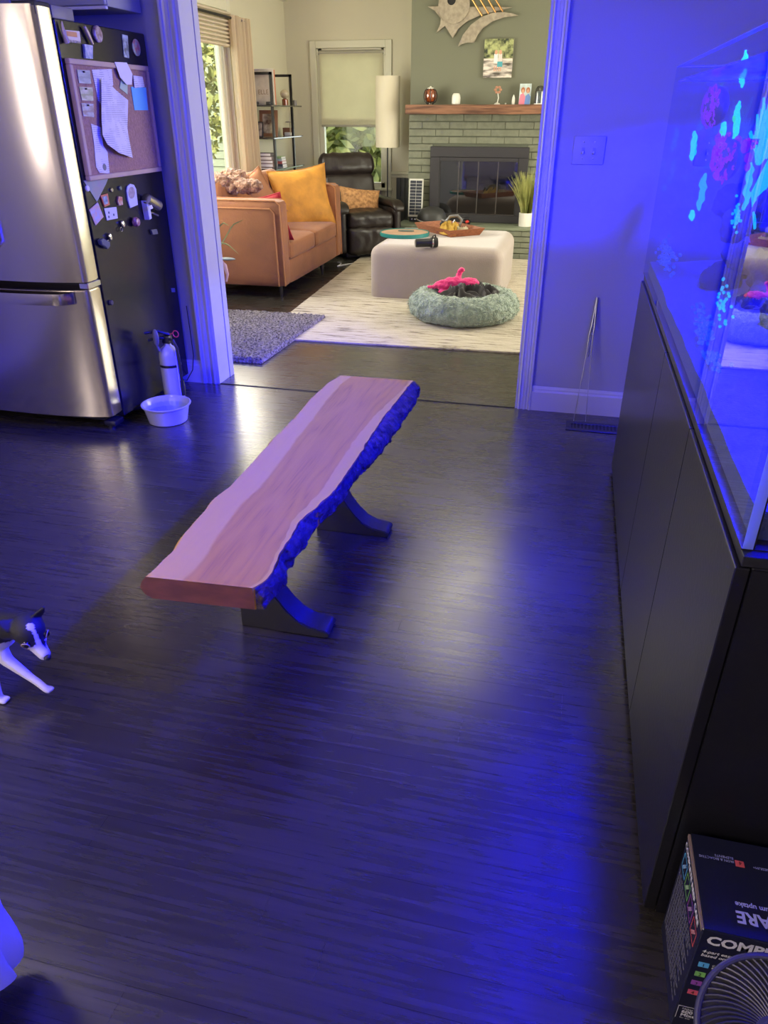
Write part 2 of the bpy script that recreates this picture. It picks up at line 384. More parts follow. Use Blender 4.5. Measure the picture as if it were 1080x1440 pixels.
window('door_1',F,[((2.05,6.66,.2),(2.056,7.54,1.94))])
F=[((-3.48,-2.2,1.1),(-3.42,-2.12,2.1)),((-3.48,-.68,1.1),(-3.42,-.6,2.1)),((-3.48,-2.2,1.1),(-3.42,-.6,1.17)),((-3.48,-2.2,2.03),(-3.42,-.6,2.1))]
window('window_3',F,[((-3.455,-2.12,1.17),(-3.45,-.68,2.03))],TRIM)
# ------------------------------------------------------------------ outdoors
GRASS=mat('lawn',(.10,.16,.04),.9,var=.5,vs_=2)
st('ground',bx((-30,-12,-.6),(16,32,-.5)),GRASS)
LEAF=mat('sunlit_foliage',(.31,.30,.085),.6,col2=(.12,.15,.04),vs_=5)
BARKM=mat('tree_bark',(.12,.09,.06),.9,bump=.5,bs=20)
def tree(loc,rad,hgt,n,label,lz=0):
    t=thing('tree',label,'tree',(loc[0],loc[1],-.5))
    b=NB(); tube(b,[(loc[0],loc[1],-.5),(loc[0]+.1,loc[1],hgt*.4),(loc[0],loc[1]+.1,hgt*.8)],[.14,.1,.04]); obj('trunk',b,BARKM,t)
    b=NB(); rnd=random.Random(int(loc[0]*10+loc[1]))
    for i in range(n):
        th=rnd.uniform(0,2*PI); ph=math.acos(rnd.uniform(-1,1)); q=rnd.uniform(.6,1)
        c=Vector((loc[0]+rad*q*math.sin(ph)*math.cos(th),loc[1]+rad*q*math.sin(ph)*math.sin(th),hgt*.5+lz+hgt*.55*q*math.cos(ph)))
        s=rnd.uniform(.06,.13); a=Vector((rnd.gauss(0,1),rnd.gauss(0,1),rnd.gauss(0,1))).normalized(); c2=a.orthogonal().normalized()*s*.5; a=a*s
        b.faces.new([b.verts.new(p) for p in (c-a,c+c2,c+a,c-c2)])
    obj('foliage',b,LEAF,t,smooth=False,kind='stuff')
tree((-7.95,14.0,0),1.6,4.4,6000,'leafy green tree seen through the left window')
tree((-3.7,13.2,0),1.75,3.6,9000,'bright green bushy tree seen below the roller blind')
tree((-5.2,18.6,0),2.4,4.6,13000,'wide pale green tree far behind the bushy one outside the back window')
SID=mat('pale_siding',(.22,.235,.16),.6)
t=thing('neighbour_house','pale siding house wall seen through the left window','building',(-9,21,-.5))
for k in range(26):
    b=NB(); box(b,(-15.5,21+.0,-.5+k*.2),(-7.6,21.2,-.5+k*.2+.2))
    for v in b.verts:
        if v.co.z>-.5+k*.2+.1 and v.co.y<21.1: v.co.y+=.03
    obj('siding_board',b,SID,t,smooth=False)
# ================================================================== FIREPLACE WALL
CX0,CX1,CY=-1.895,1.2,9.07
HZ,HY=.325,8.675
st('chimney_breast',bx((CX0,CY+.012,0),(CX1,BY,3.4)),GREEN)
br=st('trim_9',bx((CX0-.008,CY,HZ),(CX1,CY+.02,1.43)),MORT)
FX0,FX1,FZ0,FZ1=-1.645,-.555,HZ,1.107
rb=random.Random(3)
cm={}
def brick(par,x0,x1,z0,z1,yf,dp):
    b=bx((x0+.0018,yf-dp+rb.uniform(-.0025,.0025),z0+.0045),(x1-.0018,yf+.004,z1-.0045),.003)
    for v in b.verts: v.co.z+=rb.uniform(-.0008,.0008)
    obj('brick',b,BRICK,par,smooth=False)
rows=15; rh=(1.425-HZ)/rows; BL=.305
for i in range(rows):
    z0=HZ+i*rh; x=CX0-.008-(BL/2 if i%2 else 0)
    while x<.35:
        segs=[(max(x,CX0-.008),min(x+BL,.4))]
        if z0+rh>FZ0+.01 and z0<FZ1-.02:
            new=[]
            for a,c in segs:
                if c<=FX0+.02 or a>=FX1-.02: new.append((a,c))
                else:
                    if a<FX0: new.append((a,FX0+.02))
                    if c>FX1: new.append((FX1-.02,c))
            segs=new
        for a,c in segs:
            if c-a>.03: brick(br,a,c,z0,z0+rh,CY,.012)
        x+=BL
hearth=st('trim_10',bx((CX0-.05,HY+.012,0),(CX1,CY+.01,HZ-.028)),MORT)
hr=5; hh=(HZ-.03)/hr
for i in range(hr):
    x=CX0-.05-(.1 if i%2 else 0)
    while x<.3:
        a,c=max(x,CX0-.05),min(x+.2,.4)
        if c-a>.03: brick(hearth,a,c,i*hh,(i+1)*hh,HY+.012,.012)
        x+=.2
HS=mat('sage_painted_hearth_slab',(.20,.23,.16),.5,bump=.3,bs=30,var=.15)
obj('hearth_slab',bx((CX0-.06,HY-.01,HZ-.03),(CX1,CY+.0,HZ),.006,2),HS,hearth)
# mantel
WOODM=mat('walnut_mantel',(.26,.12,.065),.55,col2=(.085,.033,.018),vs_=3.2,stretch=(1,9,14),bump=.5,bs=9,detail=8)
b=NB(); box(b,(-1.90,8.84,1.425),(.5,CY+.005,1.512)); bmesh.ops.subdivide_edges(b,edges=b.edges[:],cuts=14,use_grid_fill=True)
for v in b.verts:
    if v.co.y<9.0: v.co+=Vector((0,.008,.004))*noise.noise(v.co*6)
mantel=obj('mantel_shelf',b,WOODM,label='thick rough walnut mantel shelf over the green brick fireplace',cat='shelf',smooth=True,angle=50)
# fireplace insert
FR=mat('charcoal_insert_metal',(.035,.033,.038),.45); FG=mat('dark_firebox_glass',(.01,.01,.012),.03,spec=1.0,coat=1.0)
BRASS=mat('grey_edge_metal',(.25,.24,.23),.3,metal=1)
fi=thing('fireplace_insert','charcoal metal fireplace insert with four reflective glass doors','fireplace',(-1.1,9.0,HZ))
b=NB(); fo=.11
for a,c in (((FX0,9.02,FZ1-.105),(FX1,CY+.02,FZ1)),((FX0,9.0202,FZ0+.086),(FX0+.105,CY+.02,FZ1-.106)),((FX1-.105,9.0202,FZ0+.086),(FX1,CY+.02,FZ1-.106)),((FX0,9.02,FZ0+.003),(FX1,CY+.02,FZ0+.085))): box(b,a,c,.003,1)
obj('outer_frame',b,FR,fi)
b=NB(); gx0,gx1,gz0,gz1=FX0+.106,FX1-.106,FZ0+.087,FZ1-.135
for a,c in (((FX0+.106,9.03,gz1-.012),(FX1-.106,CY,gz1+.028)),((FX0+.1055,9.03,gz0+.001),(FX0+.116,CY,gz1-.013)),((FX1-.116,9.03,gz0+.001),(FX1-.1055,CY,gz1-.013))): box(b,a,c,.002)
obj('inner_frame',b,FR,fi)
obj('firebox',bx((FX0+.07,CY-.005,FZ0+.02),(FX1-.07,CY+.008,FZ1-.05)),BLACKP,fi)
dw=(gx1-gx0)/4
for k in range(4):
    x0=gx0+k*dw
    p=obj('glass_door',bx((x0+.004,9.046,gz0),(x0+dw-.004,9.052,gz1)),FG,fi,smooth=False)
    e=NB(); box(e,(x0+.001,9.043,gz0),(x0+.006,9.055,gz1)); box(e,(x0+dw-.006,9.043,gz0),(x0+dw-.001,9.055,gz1)); box(e,(x0,9.043,gz1-.006),(x0+dw,9.055,gz1)); box(e,(x0,9.043,gz0),(x0+dw,9.055,gz0+.006))
    obj('door_edge',e,BRASS,p,smooth=False)
# ================================================================== MANTEL ORNAMENTS
MZ=1.5135
AMB=mat('amber_glass',(.35,.07,.015),.05,spec=.8,coat=1,var=.6,vs_=30,stretch=(3,3,.2))
def mp(px,py=147): return at(px,py,Y=8.93)
p=mp(605); t=thing('amber_lantern','round amber glass lantern with black hoops at left end of mantel','lantern',(p.x,8.93,MZ))
b=NB(); lathe(b,[(.02,.0),(.048,.012),(.063,.04),(.066,.07),(.06,.105),(.045,.125),(.03,.13)],24,Matrix.Translation((p.x,8.93,MZ+.018))); obj('globe',b,AMB,t)
b=NB(); lathe(b,[(.035,.13),(.035,.138),(.012,.146),(.006,.155)],16,Matrix.Translation((p.x,8.93,MZ+.018))); obj('lid',b,WHITEC,t)
b=NB()
for k in range(8):
    a=k*PI/4+.2; tube(b,[(p.x+r_*math.cos(a),8.93+r_*math.sin(a),MZ+z_) for r_,z_ in ((.03,.006),(.06,.03),(.071,.07),(.071,.1),(.055,.138),(.03,.15))],.004,6)
obj('wire_cage',b,BLACKP,t)
for k in range(3):
    a=k*2.1+.6; b=NB(); ellip(b,(p.x+.03*math.cos(a),8.93+.03*math.sin(a),MZ+.009),(.009,.009,.009),n=8); obj('ball_foot',b,CHROME,t)
p=mp(641); b=NB(); lathe(b,[(.038,0),(.045,.008),(.046,.06),(.042,.088),(.03,.105),(.0,.106)],8,Matrix.Translation((p.x,8.93,MZ)))
obj('faceted_vase',b,WHITEC,label='small white faceted candle pot on the mantel',cat='candle holder',smooth=False)
p=mp(699); t=thing('flower_figurine','small pale figurine of a flower on a stem on the mantel','ornament',(p.x,8.93,MZ))
b=NB(); lathe(b,[(.03,0),(.032,.006),(.02,.014),(.006,.02)],14,Matrix.Translation((p.x,8.93,MZ))); tube(b,[(p.x,8.93,MZ+.01),(p.x+.01,8.93,MZ+.06),(p.x,8.93,MZ+.11)],.005,6); obj('stem',b,WHITEC,t)
TERR=mat('rusty_petal',(.45,.22,.14),.6)
for k in range(6):
    a=k*PI/3; b=NB(); ellip(b,(p.x+.028*math.cos(a),8.925,MZ+.135+.026*math.sin(a)),(.015,.008,.013),n=8); obj('petal',b,TERR,t)
p=mp(711); b=NB(); ellip(b,(p.x,8.92,MZ+.007),(.01,.01,.0075),n=8); obj('pebble',b,WHITEC,label='tiny pale pebble beside the flower figurine',cat='pebble')
p=mp(721.5); b=NB(); lathe(b,[(.014,0),(.017,.03),(.015,.06),(.004,.088),(0,.09)],6,Matrix.Translation((p.x,8.93,MZ))); obj('crystal_point',b,WHITEC,smooth=False,label='slim white pointed stone next to the couple photo on the mantel',cat='ornament')
# couple photo print (leaning)
def picmat(name,seedc): 
    return mat(name,seedc,.5)
p=mp(737); t=thing('photo_print','colourful portrait photo of two people leaning on the mantel','photo',(p.x,8.95,MZ))
M=frameM((p.x,8.945,MZ+.001),(1,0,0),(.1,.14,1))
def lp(M,poly,d,m,par,name,z0=0): 
    b=NB(); prism(b,poly,d,M@Matrix.Translation((0,0,z0))); return obj(name,b,m,par,smooth=False)
rect=lambda x0,y0,x1,y1:[(x0,y0),(x1,y0),(x1,y1),(x0,y1)]
def disc(cx,cy,rx,ry,n=14): return [(cx+rx*math.cos(2*PI*k/n),cy+ry*math.sin(2*PI*k/n)) for k in range(n)]
lp(M,rect(-.06,0,.06,.19),.004,mat('photo_backdrop',(.60,.70,.72),.5,var=.3,vs_=18),t,'print')
PK=mat('photo_pink',(.75,.22,.32),.5); BLU=mat('photo_blue',(.15,.27,.60),.5); SKN=mat('photo_skin',(.62,.33,.22),.5); HAIR=mat('photo_hair',(.40,.15,.07),.5)
lp(M,[(-.06,0),(.0,0),(.005,.07),(-.02,.105),(-.05,.09)],.0008,PK,t,'pink_jumper',.004)
lp(M,[(.0,0),(.055,0),(.058,.07),(.035,.10),(.005,.075)],.0008,BLU,t,'blue_jumper',.004)
for cx_ in (-.024,.028):
    lp(M,disc(cx_,.13,.021,.028),.0008,HAIR,t,'hair',.004); lp(M,disc(cx_,.12,.014,.019),.0016,SKN,t,'face',.004)
p=mp(758); t=thing('glass_cloche','grey glass cloche with pale tubes at right end of mantel','ornament',(p.x,8.93,MZ))
b=NB(); lathe(b,[(.052,0),(.052,.10),(.047,.13),(.03,.155),(0,.165)],20,Matrix.Translation((p.x,8.93,MZ+.01)),capt=False); obj('dome',b,glass('smoky_glass',(.35,.37,.38),ior=1.6),t)
b=NB(); lathe(b,[(.055,0),(.055,.01),(0,.011)],20,Matrix.Translation((p.x,8.93,MZ))); obj('base',b,WHITEC,t)
for k in range(5): b=NB(); tube(b,[(p.x-.03+.015*k,8.92,MZ+.01),(p.x-.03+.015*k,8.92,MZ+.12)],.006,8); obj('tube',b,mat('pale_blue_tube',(.55,.68,.72),.3) if k==0 else bpy.data.materials['pale_blue_tube'],t)
# canvas picture
p0=at(682,55,Y=CY-.02); p1=at(719,109,Y=CY-.02); wd=p1.x-p0.x; ht=p0.z-p1.z
t=thing('canvas_picture','upright canvas photo of two people in a creek hung on the green wall','picture',(p0.x+wd/2,CY,p1.z))
M=frameM((p0.x+.0,CY-.004,p1.z),(1,0,0),(0,0,1))
b=NB(); prism(b,rect(0,0,wd,ht),.02,M); obj('canvas',b,mat('creek_water_print',(.75,.66,.60),.6,col2=(.08,.07,.06),vs_=16,stretch=(.5,1,2.2)),t,smooth=False)
lp(M,rect(0,ht*.5,wd,ht),.001,mat('woods_print',(.42,.45,.20),.6,col2=(.03,.04,.02),vs_=22),t,'woods',.02)
for cx_,c_ in ((wd*.42,(.75,.75,.78)),(wd*.57,(.70,.62,.58))):
    lp(M,rect(cx_-.02,ht*.38,cx_+.02,ht*.62),.0015,mat('shirt_print',c_,.6),t,'shirt',.02); lp(M,disc(cx_,ht*.66,.015,.02),.002,SKN,t,'head',.02)
    for q in (-.010,.010): lp(M,rect(cx_+q-.005,ht*.17,cx_+q+.005,ht*.3),.0015,SKN,t,'leg',.02)
lp(M,rect(wd*.48,ht*.28,wd*.66,ht*.42),.002,mat('teal_shorts_print',(.08,.35,.42),.6),t,'shorts',.02)
# wall sculpture: sun with hole + curved blades and rods
SC=mat('brushed_pewter_leaf',(.42,.36,.28),.42,metal=.25,var=.25,vs_=25,bump=.3,bs=50)
GOLD=mat('copper_rod',(.55,.28,.10),.3,metal=.8); SCD=mat('pewter_edge',(.20,.15,.10),.5)
YS=CY-.03
t=thing('wall_sculpture','abstract pewter wall sculpture of a pierced disc, star points and curved blade','wall art',(-1.25,CY,2.1))
def wp(poly,y,d,m,name,bev=.003):
    P=[at(x,yy_,Y=YS) for x,yy_ in poly]; M=Matrix(((1,0,0,0),(0,0,-1,y),(0,1,0,0),(0,0,0,1)))
    b=NB(); prism(b,[(q.x,q.z) for q in P],d,M,bev); return obj(name,b,m,t,smooth=False)
K=lambda x,y:(590+x/7.2,y/7.2)
star=[K(80,65),K(150,105),K(212,185),K(205,250),K(168,332),K(255,262),K(335,385),K(390,290),K(480,215),K(620,150),K(780,112),K(935,72),K(760,66),K(500,66),K(480,-60),K(330,-160),K(250,-60),K(120,-150),K(190,-20),K(205,60)]
wp(star,CY-.004,.018,SC,'star_plate')
blade=[K(388,470),K(440,350),K(520,250),K(620,175),K(740,128),K(860,122),K(940,135),K(1000,157),K(860,175),K(740,215),K(640,285),K(590,350),K(550,432),K(480,430),K(430,445)]
wp(blade,CY-.004,.03,SC,'curved_blade')
# pierced disc
dc=at(*K(350,50),Y=YS); R1=.162; R2=.045; b=NB(); n=40; hc=at(*K(325,0),Y=YS)
for y_ in (0,):
    o1=[];i1=[];o2=[];i2=[]
    for k in range(n):
        a=2*PI*k/n; o1.append(b.verts.new((dc.x+R1*math.cos(a),CY-.022,dc.z+R1*math.sin(a)))); i1.append(b.verts.new((hc.x+R2*math.cos(a),CY-.022,hc.z+R2*math.sin(a))))
        o2.append(b.verts.new((dc.x+R1*math.cos(a),CY-.042,dc.z+R1*math.sin(a)))); i2.append(b.verts.new((hc.x+R2*math.cos(a),CY-.042,hc.z+R2*math.sin(a))))
    for k in range(n):
        j=(k+1)%n
        for q in ((o1[k],o1[j],i1[j],i1[k]),(o2[j],o2[k],i2[k],i2[j]),(o1[j],o1[k],o2[k],o2[j]),(i1[k],i1[j],i2[j],i2[k])): b.faces.new(q)
obj('pierced_disc',b,SC,t,smooth=False)
lpb=[(hc.x+.047*math.cos(2*PI*k/20),hc.z+.047*math.sin(2*PI*k/20)) for k in range(20)]
b=NB(); prism(b,lpb,.002,Matrix(((1,0,0,0),(0,0,-1,CY-.0225),(0,1,0,0),(0,0,0,1)))); obj('hole_backing',b,BLACKP,t,smooth=False)
for (x0,y0,x1,y1) in ((520,-30,635,162),(600,-30,700,138),(680,-30,772,125),(755,-30,845,118)):
    a=at(*K(x0,y0),Y=YS); c=at(*K(x1,y1),Y=YS); b=NB(); tube(b,[(a.x,CY-.045,a.z),(c.x,CY-.036,c.z)],.008,8); obj('copper_rod',b,GOLD,t)
# ================================================================== HEARTH ITEMS
# solar panel lamp
p=at(585,308,Y=8.95); t=thing('solar_flood_lamp','upright solar panel lamp with white frame leaning at left end of hearth','lamp',(p.x,8.95,HZ))
a0=at(576,301,Y=8.95); w_=.165; h_=.40; M=frameM((p.x-w_/2-.005,8.93,HZ+.055),(1,0,0),(.035,.12,1))
b=NB(); prism(b,rect(0,0,w_,h_),.022,M,.004); obj('frame',b,mat('white_lamp_frame',(.60,.59,.54),.4),t)
SOL=mat('solar_cell',(.03,.035,.05),.2,coat=.6)
for i in range(2):
    for j in range(11): lp(M,rect(.0135+i*.0705,.022+j*.033,.0135+i*.0705+.067,.022+j*.033+.029),.001,SOL,t,'solar_cell',.022)
b=NB(); prism(b,[(.02,-.05),(.145,-.05),(.155,0),(.01,0)],.03,M); obj('lamp_base',b,BLACKP,t)
for k in (.05,.085,.115): lp(M,disc(k,-.025,.008,.008),.002,CHROME,t,'led',.03)
# potted grass
p=at(738,316,Y=8.86); t=thing('potted_grass','tall green ornamental grass in white round pot on the hearth','plant',(p.x,8.86,HZ))
b=NB(); lathe(b,[(.068,0),(.071,.002),(.073,.14),(.066,.14),(.064,.12),(0,.12)],24,Matrix.Translation((p.x,8.86,HZ))); obj('pot',b,WHITEC,t)
GR=mat('olive_grass',(.46,.46,.15),.6,col2=(.22,.25,.07),vs_=9)
rg=random.Random(5); b=NB()
for i in range(420):
    a=rg.uniform(0,2*PI); r0=rg.uniform(0,.05); ln=rg.uniform(.30,.50); sp=rg.uniform(.02,.25)*rg.random()**.4
    base=Vector((p.x+r0*math.cos(a),8.86+r0*math.sin(a),HZ+.115)); prev=None; wd_=.0048
    for k in range(5):
        f_=k/4; c=base+Vector((math.cos(a)*sp*f_**1.5,math.sin(a)*sp*f_**1.5,ln*f_*(1-.1*f_))); ww=wd_*(1-f_*.8); c.y=min(c.y,8.985); s_=Vector((-math.sin(a+1),math.cos(a+1),0))*ww
        q=(b.verts.new(c-s_),b.verts.new(c+s_))
        if prev: b.faces.new((prev[0],prev[1],q[1],q[0]))
        prev=q
obj('grass_blades',b,GR,t,kind='stuff')
# dark hat and small black-red item
p=at(607,312,Y=8.85); t=thing('round_helmet','dark grey rounded helmet lying on the hearth behind the tray','helmet',(p.x,8.85,HZ))
b=NB(); R_=.150; lathe(b,[(R_,.0),(R_*1.0,.04),(R_*.93,.10),(R_*.72,.15),(R_*.38,.175),(0,.18)],24,Matrix.Translation((p.x,8.85,HZ))@Matrix.Diagonal((1.15,1,1,1))); obj('crown',b,mat('dark_grey_shell',(.035,.036,.038),.45),t)
b=NB(); tube(b,[(p.x+R_*1.17*math.cos(a_),8.85+R_*1.02*math.sin(a_),HZ+.012+.035*max(0,math.cos(a_-PI))) for a_ in [k*2*PI/24 for k in range(24)]],.008,6,closed=True); obj('rim_trim',b,mat('pale_trim',(.35,.33,.30),.5),t)
p=at(655,312,Y=8.83); t=thing('small_gadget','small black and red gadget lying on the hearth by the glass doors','gadget',(p.x,8.83,HZ))
b=NB(); box(b,(p.x-.055,8.80,HZ+.012),(p.x+.055,8.86,HZ+.05),.012,2); box(b,(p.x-.03,8.80,HZ+.048),(p.x+.05,8.85,HZ+.075),.012,2); obj('body',b,BLACKP,t)
b=NB(); ellip(b,(p.x+.02,8.795,HZ+.035),(.022,.012,.018),n=10); obj('red_button',b,mat('signal_red',(.65,.04,.03),.4),t)
for q in (-.035,.035): b=NB(); lathe(b,[(.014,-.012),(.016,0),(.014,.012)],12,Matrix.Translation((p.x+q,8.80,HZ+.016))@Matrix.Rotation(PI/2,4,'X')); obj('wheel',b,DARKM,t)
# ================================================================== LIVING ROOM FURNITURE
# rugs
RUGM=bpy.data.materials.new('cream_distressed_rug'); RUGM.use_nodes=True; nt=RUGM.node_tree; b_=nt.nodes['Principled BSDF']; b_.inputs['Roughness'].default_value=.95
tc=nt.nodes.new('ShaderNodeTexCoord'); m1=nt.nodes.new('ShaderNodeMapping'); m1.inputs['Scale'].default_value=(2.2,17,1); nt.links.new(tc.outputs['Object'],m1.inputs[0])
n1=nt.nodes.new('ShaderNodeTexNoise'); n1.inputs['Scale'].default_value=1.6; n1.inputs['Detail'].default_value=9; n1.inputs['Roughness'].default_value=.7; nt.links.new(m1.outputs[0],n1.inputs['Vector'])
n2=nt.nodes.new('ShaderNodeTexNoise'); n2.inputs['Scale'].default_value=55; n2.inputs['Detail'].default_value=3; nt.links.new(tc.outputs['Object'],n2.inputs['Vector'])
c1=nt.nodes.new('ShaderNodeValToRGB'); e=c1.color_ramp.elements; e[0].position=.36; e[0].color=(.07,.05,.035,1); e[1].position=.45; e[1].color=(.47,.41,.32,1); x_=e.new(.60); x_.color=(.58,.52,.43,1)
nt.links.new(n1.outputs['Fac'],c1.inputs[0]); nt.links.new(c1.outputs[0],b_.inputs['Base Color'])
bp=nt.nodes.new('ShaderNodeBump'); bp.inputs['Strength'].default_value=.8; bp.inputs['Distance'].default_value=.01; nt.links.new(n2.outputs['Fac'],bp.inputs['Height']); nt.links.new(bp.outputs[0],b_.inputs['Normal'])
b=NB(); prism(b,[(-2.13,4.93),(1.2,5.03),(1.2,8.62),(-2.30,8.62)],.012,Matrix.Translation((0,0,0)),.003)
obj('area_rug',b,RUGM,smooth=False,label='large cream distressed area rug under the ottoman',cat='rug')
SHAG=mat('grey_shag_yarn',(.36,.32,.33),.95,col2=(.06,.05,.055),vs_=60,bump=1.5,bs=90)
b=NB(); nx,ny=130,120; g={}
for i in range(nx+1):
    for j in range(ny+1):
        x=-3.0+i/nx*1.125; y_=4.365+j/ny*1.24
        ed=min(i,nx-i,j,ny-j)
        z_=.013+(.02 if ed>0 else -.011)+(noise.noise(Vector((x*60,y_*60,0)))*.012+rb.uniform(-.005,.005) if ed>0 else 0)
        g[i,j]=b.verts.new((x+(.045 if False else 0)+.045*(y_-4.365)/1.24,y_,max(z_,.001)))
for i in range(nx):
    for j in range(ny): b.faces.new((g[i,j],g[i+1,j],g[i+1,j+1],g[i,j+1]))
obj('shag_mat',b,SHAG,label='small shaggy grey mat just beyond the doorway by its left side',cat='mat',angle=80)
# sofa
SOF=mat('rust_velvet',(.29,.102,.03),.75,var=.22,vs_=4,bump=.25,bs=70,sheen=.15); PIPE=mat('rust_piping',(.38,.155,.055),.7)
SLEG=mat('black_wood_leg',(.02,.016,.014),.4)
SX0,SX1,SY0,SY1=-3.34,-2.38,6.18,7.93
t=thing('sofa','rust brown velvet two seat sofa with piped edges facing the ottoman','sofa',(-2.86,7.05,0))
obj('base_panel',soft(NB(),(SX0+.02,SY0+.16,.10),(SX1-.005,SY1-.16,.31),.02,8),SOF,t)
def arm(y0,y1,s):
    a=obj('arm',soft(NB(),(SX0,y0,.10),(SX1,y1,.80),.035,14,wr=.004,fr=5),SOF,t)
    yy_=y0 if s<0 else y1; off=.004*s
    b=NB(); L=[(SX0+.02,yy_+off,.735),(SX1-.09,yy_+off,.735),(SX1-.055,yy_+off,.70),(SX1-.05,yy_+off,.11)]; tube(b,L,.007,6)
    L=[(SX0+.02,yy_-.01*s,.797),(SX1-.05,yy_-.01*s,.797),(SX1-.01,yy_-.012*s,.765),(SX1+.001,yy_-.012*s,.11)]; tube(b,L,.007,6)
    yi=y1 if s<0 else y0
    L=[(SX0+.02,yi+.01*s,.797),(SX1-.05,yi+.01*s,.797),(SX1-.01,yi+.012*s,.765),(SX1+.001,yi+.012*s,.33)]; tube(b,L,.007,6)
    obj('piping',b,PIPE,a)
arm(SY0,SY0+.17,-1); arm(SY1-.17,SY1,1)
obj('back_panel',soft(NB(),(SX0,SY0+.1,.10),(SX0+.2,SY1-.1,.80),.04,12),SOF,t)
ymid=(SY0+SY1)/2
for y0,y1 in ((SY0+.175,ymid),(ymid,SY1-.175)):
    c=obj('seat_cushion',soft(NB(),(SX0+.2,y0,.30),(SX1+.012,y1,.455),.04,14,puff=.025,wr=.004),SOF,t)
    c=obj('back_cushion',soft(NB(),(-.1,-(y1-y0)/2,-.24),(.1,(y1-y0)/2,.24),.07,12,wr=.012,M=Matrix.Translation((SX0+.31,(y0+y1)/2,.70))@Matrix.Rotation(-.18,4,'Y')),SOF,t)
for lx,ly in ((SX1-.08,SY0+.1),(SX1-.03,SY1-.62),(SX0+.1,SY0+.12),(SX0+.1,SY1-.12)):
    b=NB(); tube(b,[(lx,ly,.105),(lx+.01,ly-.01,0)],[.022,.011],10); obj('leg',b,SLEG,t)
# cushions on the sofa
YEL=mat('mustard_velvet',(.58,.255,.025),.7,var=.25,vs_=9,bump=.4,bs=25,sheen=.1)
def cushion(name,c,w_,h_,t_,nrm,up,m,label,roll=0,n=20,wr=.012,seed=0):
    nrm=Vector(nrm).normalized(); up=Vector(up); up=(up-nrm*up.dot(nrm)).normalized(); u=up.cross(nrm)
    M=Matrix(((u.x,up.x,nrm.x,c[0]),(u.y,up.y,nrm.y,c[1]),(u.z,up.z,nrm.z,c[2]),(0,0,0,1)))@Matrix.Rotation(roll,4,'Z')
    b=NB(); pillow(b,w_,h_,t_,M,n,wr=wr,seed=seed,corner=.10)
    o=obj(name,b,m,label=label,cat='cushion',angle=60)
    b=NB(); P=[]
    for (x0,y0,x1,y1) in ((-1,-1,1,-1),(1,-1,1,1),(1,1,-1,1),(-1,1,-1,-1)):
        for k in range(8):
            f_=k/8; uu=x0+(x1-x0)*f_; vv=y0+(y1-y0)*f_; P.append(M@Vector((uu*w_/2*(1-.10*(1-vv*vv)*abs(uu)),vv*h_/2*(1-.10*(1-uu*uu)*abs(vv)),0)))
    tube(b,P,.006,6,closed=True); obj('welt',b,m,o); return o
pc=at(425,279,X=-2.68)
cushion('throw_pillow',pc,.62,.58,.20,(.62,-.75,.22),(.10,.1,1),YEL,'large mustard yellow velvet cushion at far end of the rust sofa',roll=.24,seed=2)
RED=mat('crimson_cloth',(.32,.008,.018),.8)
pc=Vector((-2.62,6.43,.62)); cushion('throw_pillow',pc,.44,.40,.11,(.12,.98,.18),(0,.1,1),RED,'crimson cushion mostly hidden between sofa arm and yellow cushion',roll=-.16,seed=4)
TANC=mat('tan_suede',(.32,.135,.06),.8,var=.15,vs_=6,bump=.2,bs=60)
pc=at(356,286,X=-2.95); cushion('throw_pillow',pc,.48,.46,.17,(.55,-.8,.2),(-.35,0,1),TANC,'tan suede cushion leaning behind the near sofa arm',roll=.25,seed=6)
# fluffy throw heaped over the near arm corner
b=NB(); rt=random.Random(8); c0=Vector((-2.97,6.53,.905))
for k in range(26): 
    q=Vector((rt.uniform(-.25,.22),rt.uniform(-.13,.2),rt.uniform(-.05,.05))); ellip(b,c0+q,(.08+rt.random()*.03,.08,.055),n=8)
me=remeshed(b,.012,2,lambda c: .022*noise.noise(c*28)+.012*noise.noise(c*60))
obj('throw_blanket',me,mat('caramel_faux_fur',(.44,.24,.14),.95,col2=(.16,.07,.035),vs_=26,bump=1.2,bs=60,sheen=.4),label='fluffy caramel brown faux fur throw heaped on the sofa near the doorway',cat='blanket',angle=80)
# recliner ---------------------------------------------------------------
LEA=mat('dark_brown_leather',(.017,.011,.010),.38,spec=.45,bump=.25,bs=22,var=.3,vs_=5)
RC=(-2.38,8.62,.0125); RZ=.62
t=thing('recliner','dark brown leather recliner chair with headrest in front of the window','armchair',RC,RZ)
RM=W[t.name]
def rp(name,bm,m=LEA,par=None,angle=60): bm.transform(RM); return obj(name,bm,m,par or t,angle=angle)
def wrinkle(bm,amp,fr,axis=1):
    for v in bm.verts: v.co+=v.normal*amp*noise.noise(Vector((v.co.x*fr,v.co.y*fr*.35,v.co.z*fr*.35)))
    return bm
b=soft(NB(),(-.27,-.42,.30),(.27,.22,.47),.06,18,puff=.03); b.normal_update(); wrinkle(b,.012,22); rp('seat_cushion',b)
b=soft(NB(),(-.265,-.44,.04),(.265,-.30,.33),.05,18); b.normal_update(); wrinkle(b,.014,24); rp('footrest_panel',b)
TB=Matrix.Translation((0,.24,.42))@Matrix.Rotation(-.30,4,'X')
b=soft(NB(),(-.30,-.09,-.02),(.30,.09,.40),.06,16,M=TB); b.normal_update(); wrinkle(b,.008,14); rp('backrest',b)
b=soft(NB(),(-.335,-.11,.37),(.335,.10,.63),.10,18,M=TB); b.normal_update(); wrinkle(b,.014,16); rp('headrest',b)
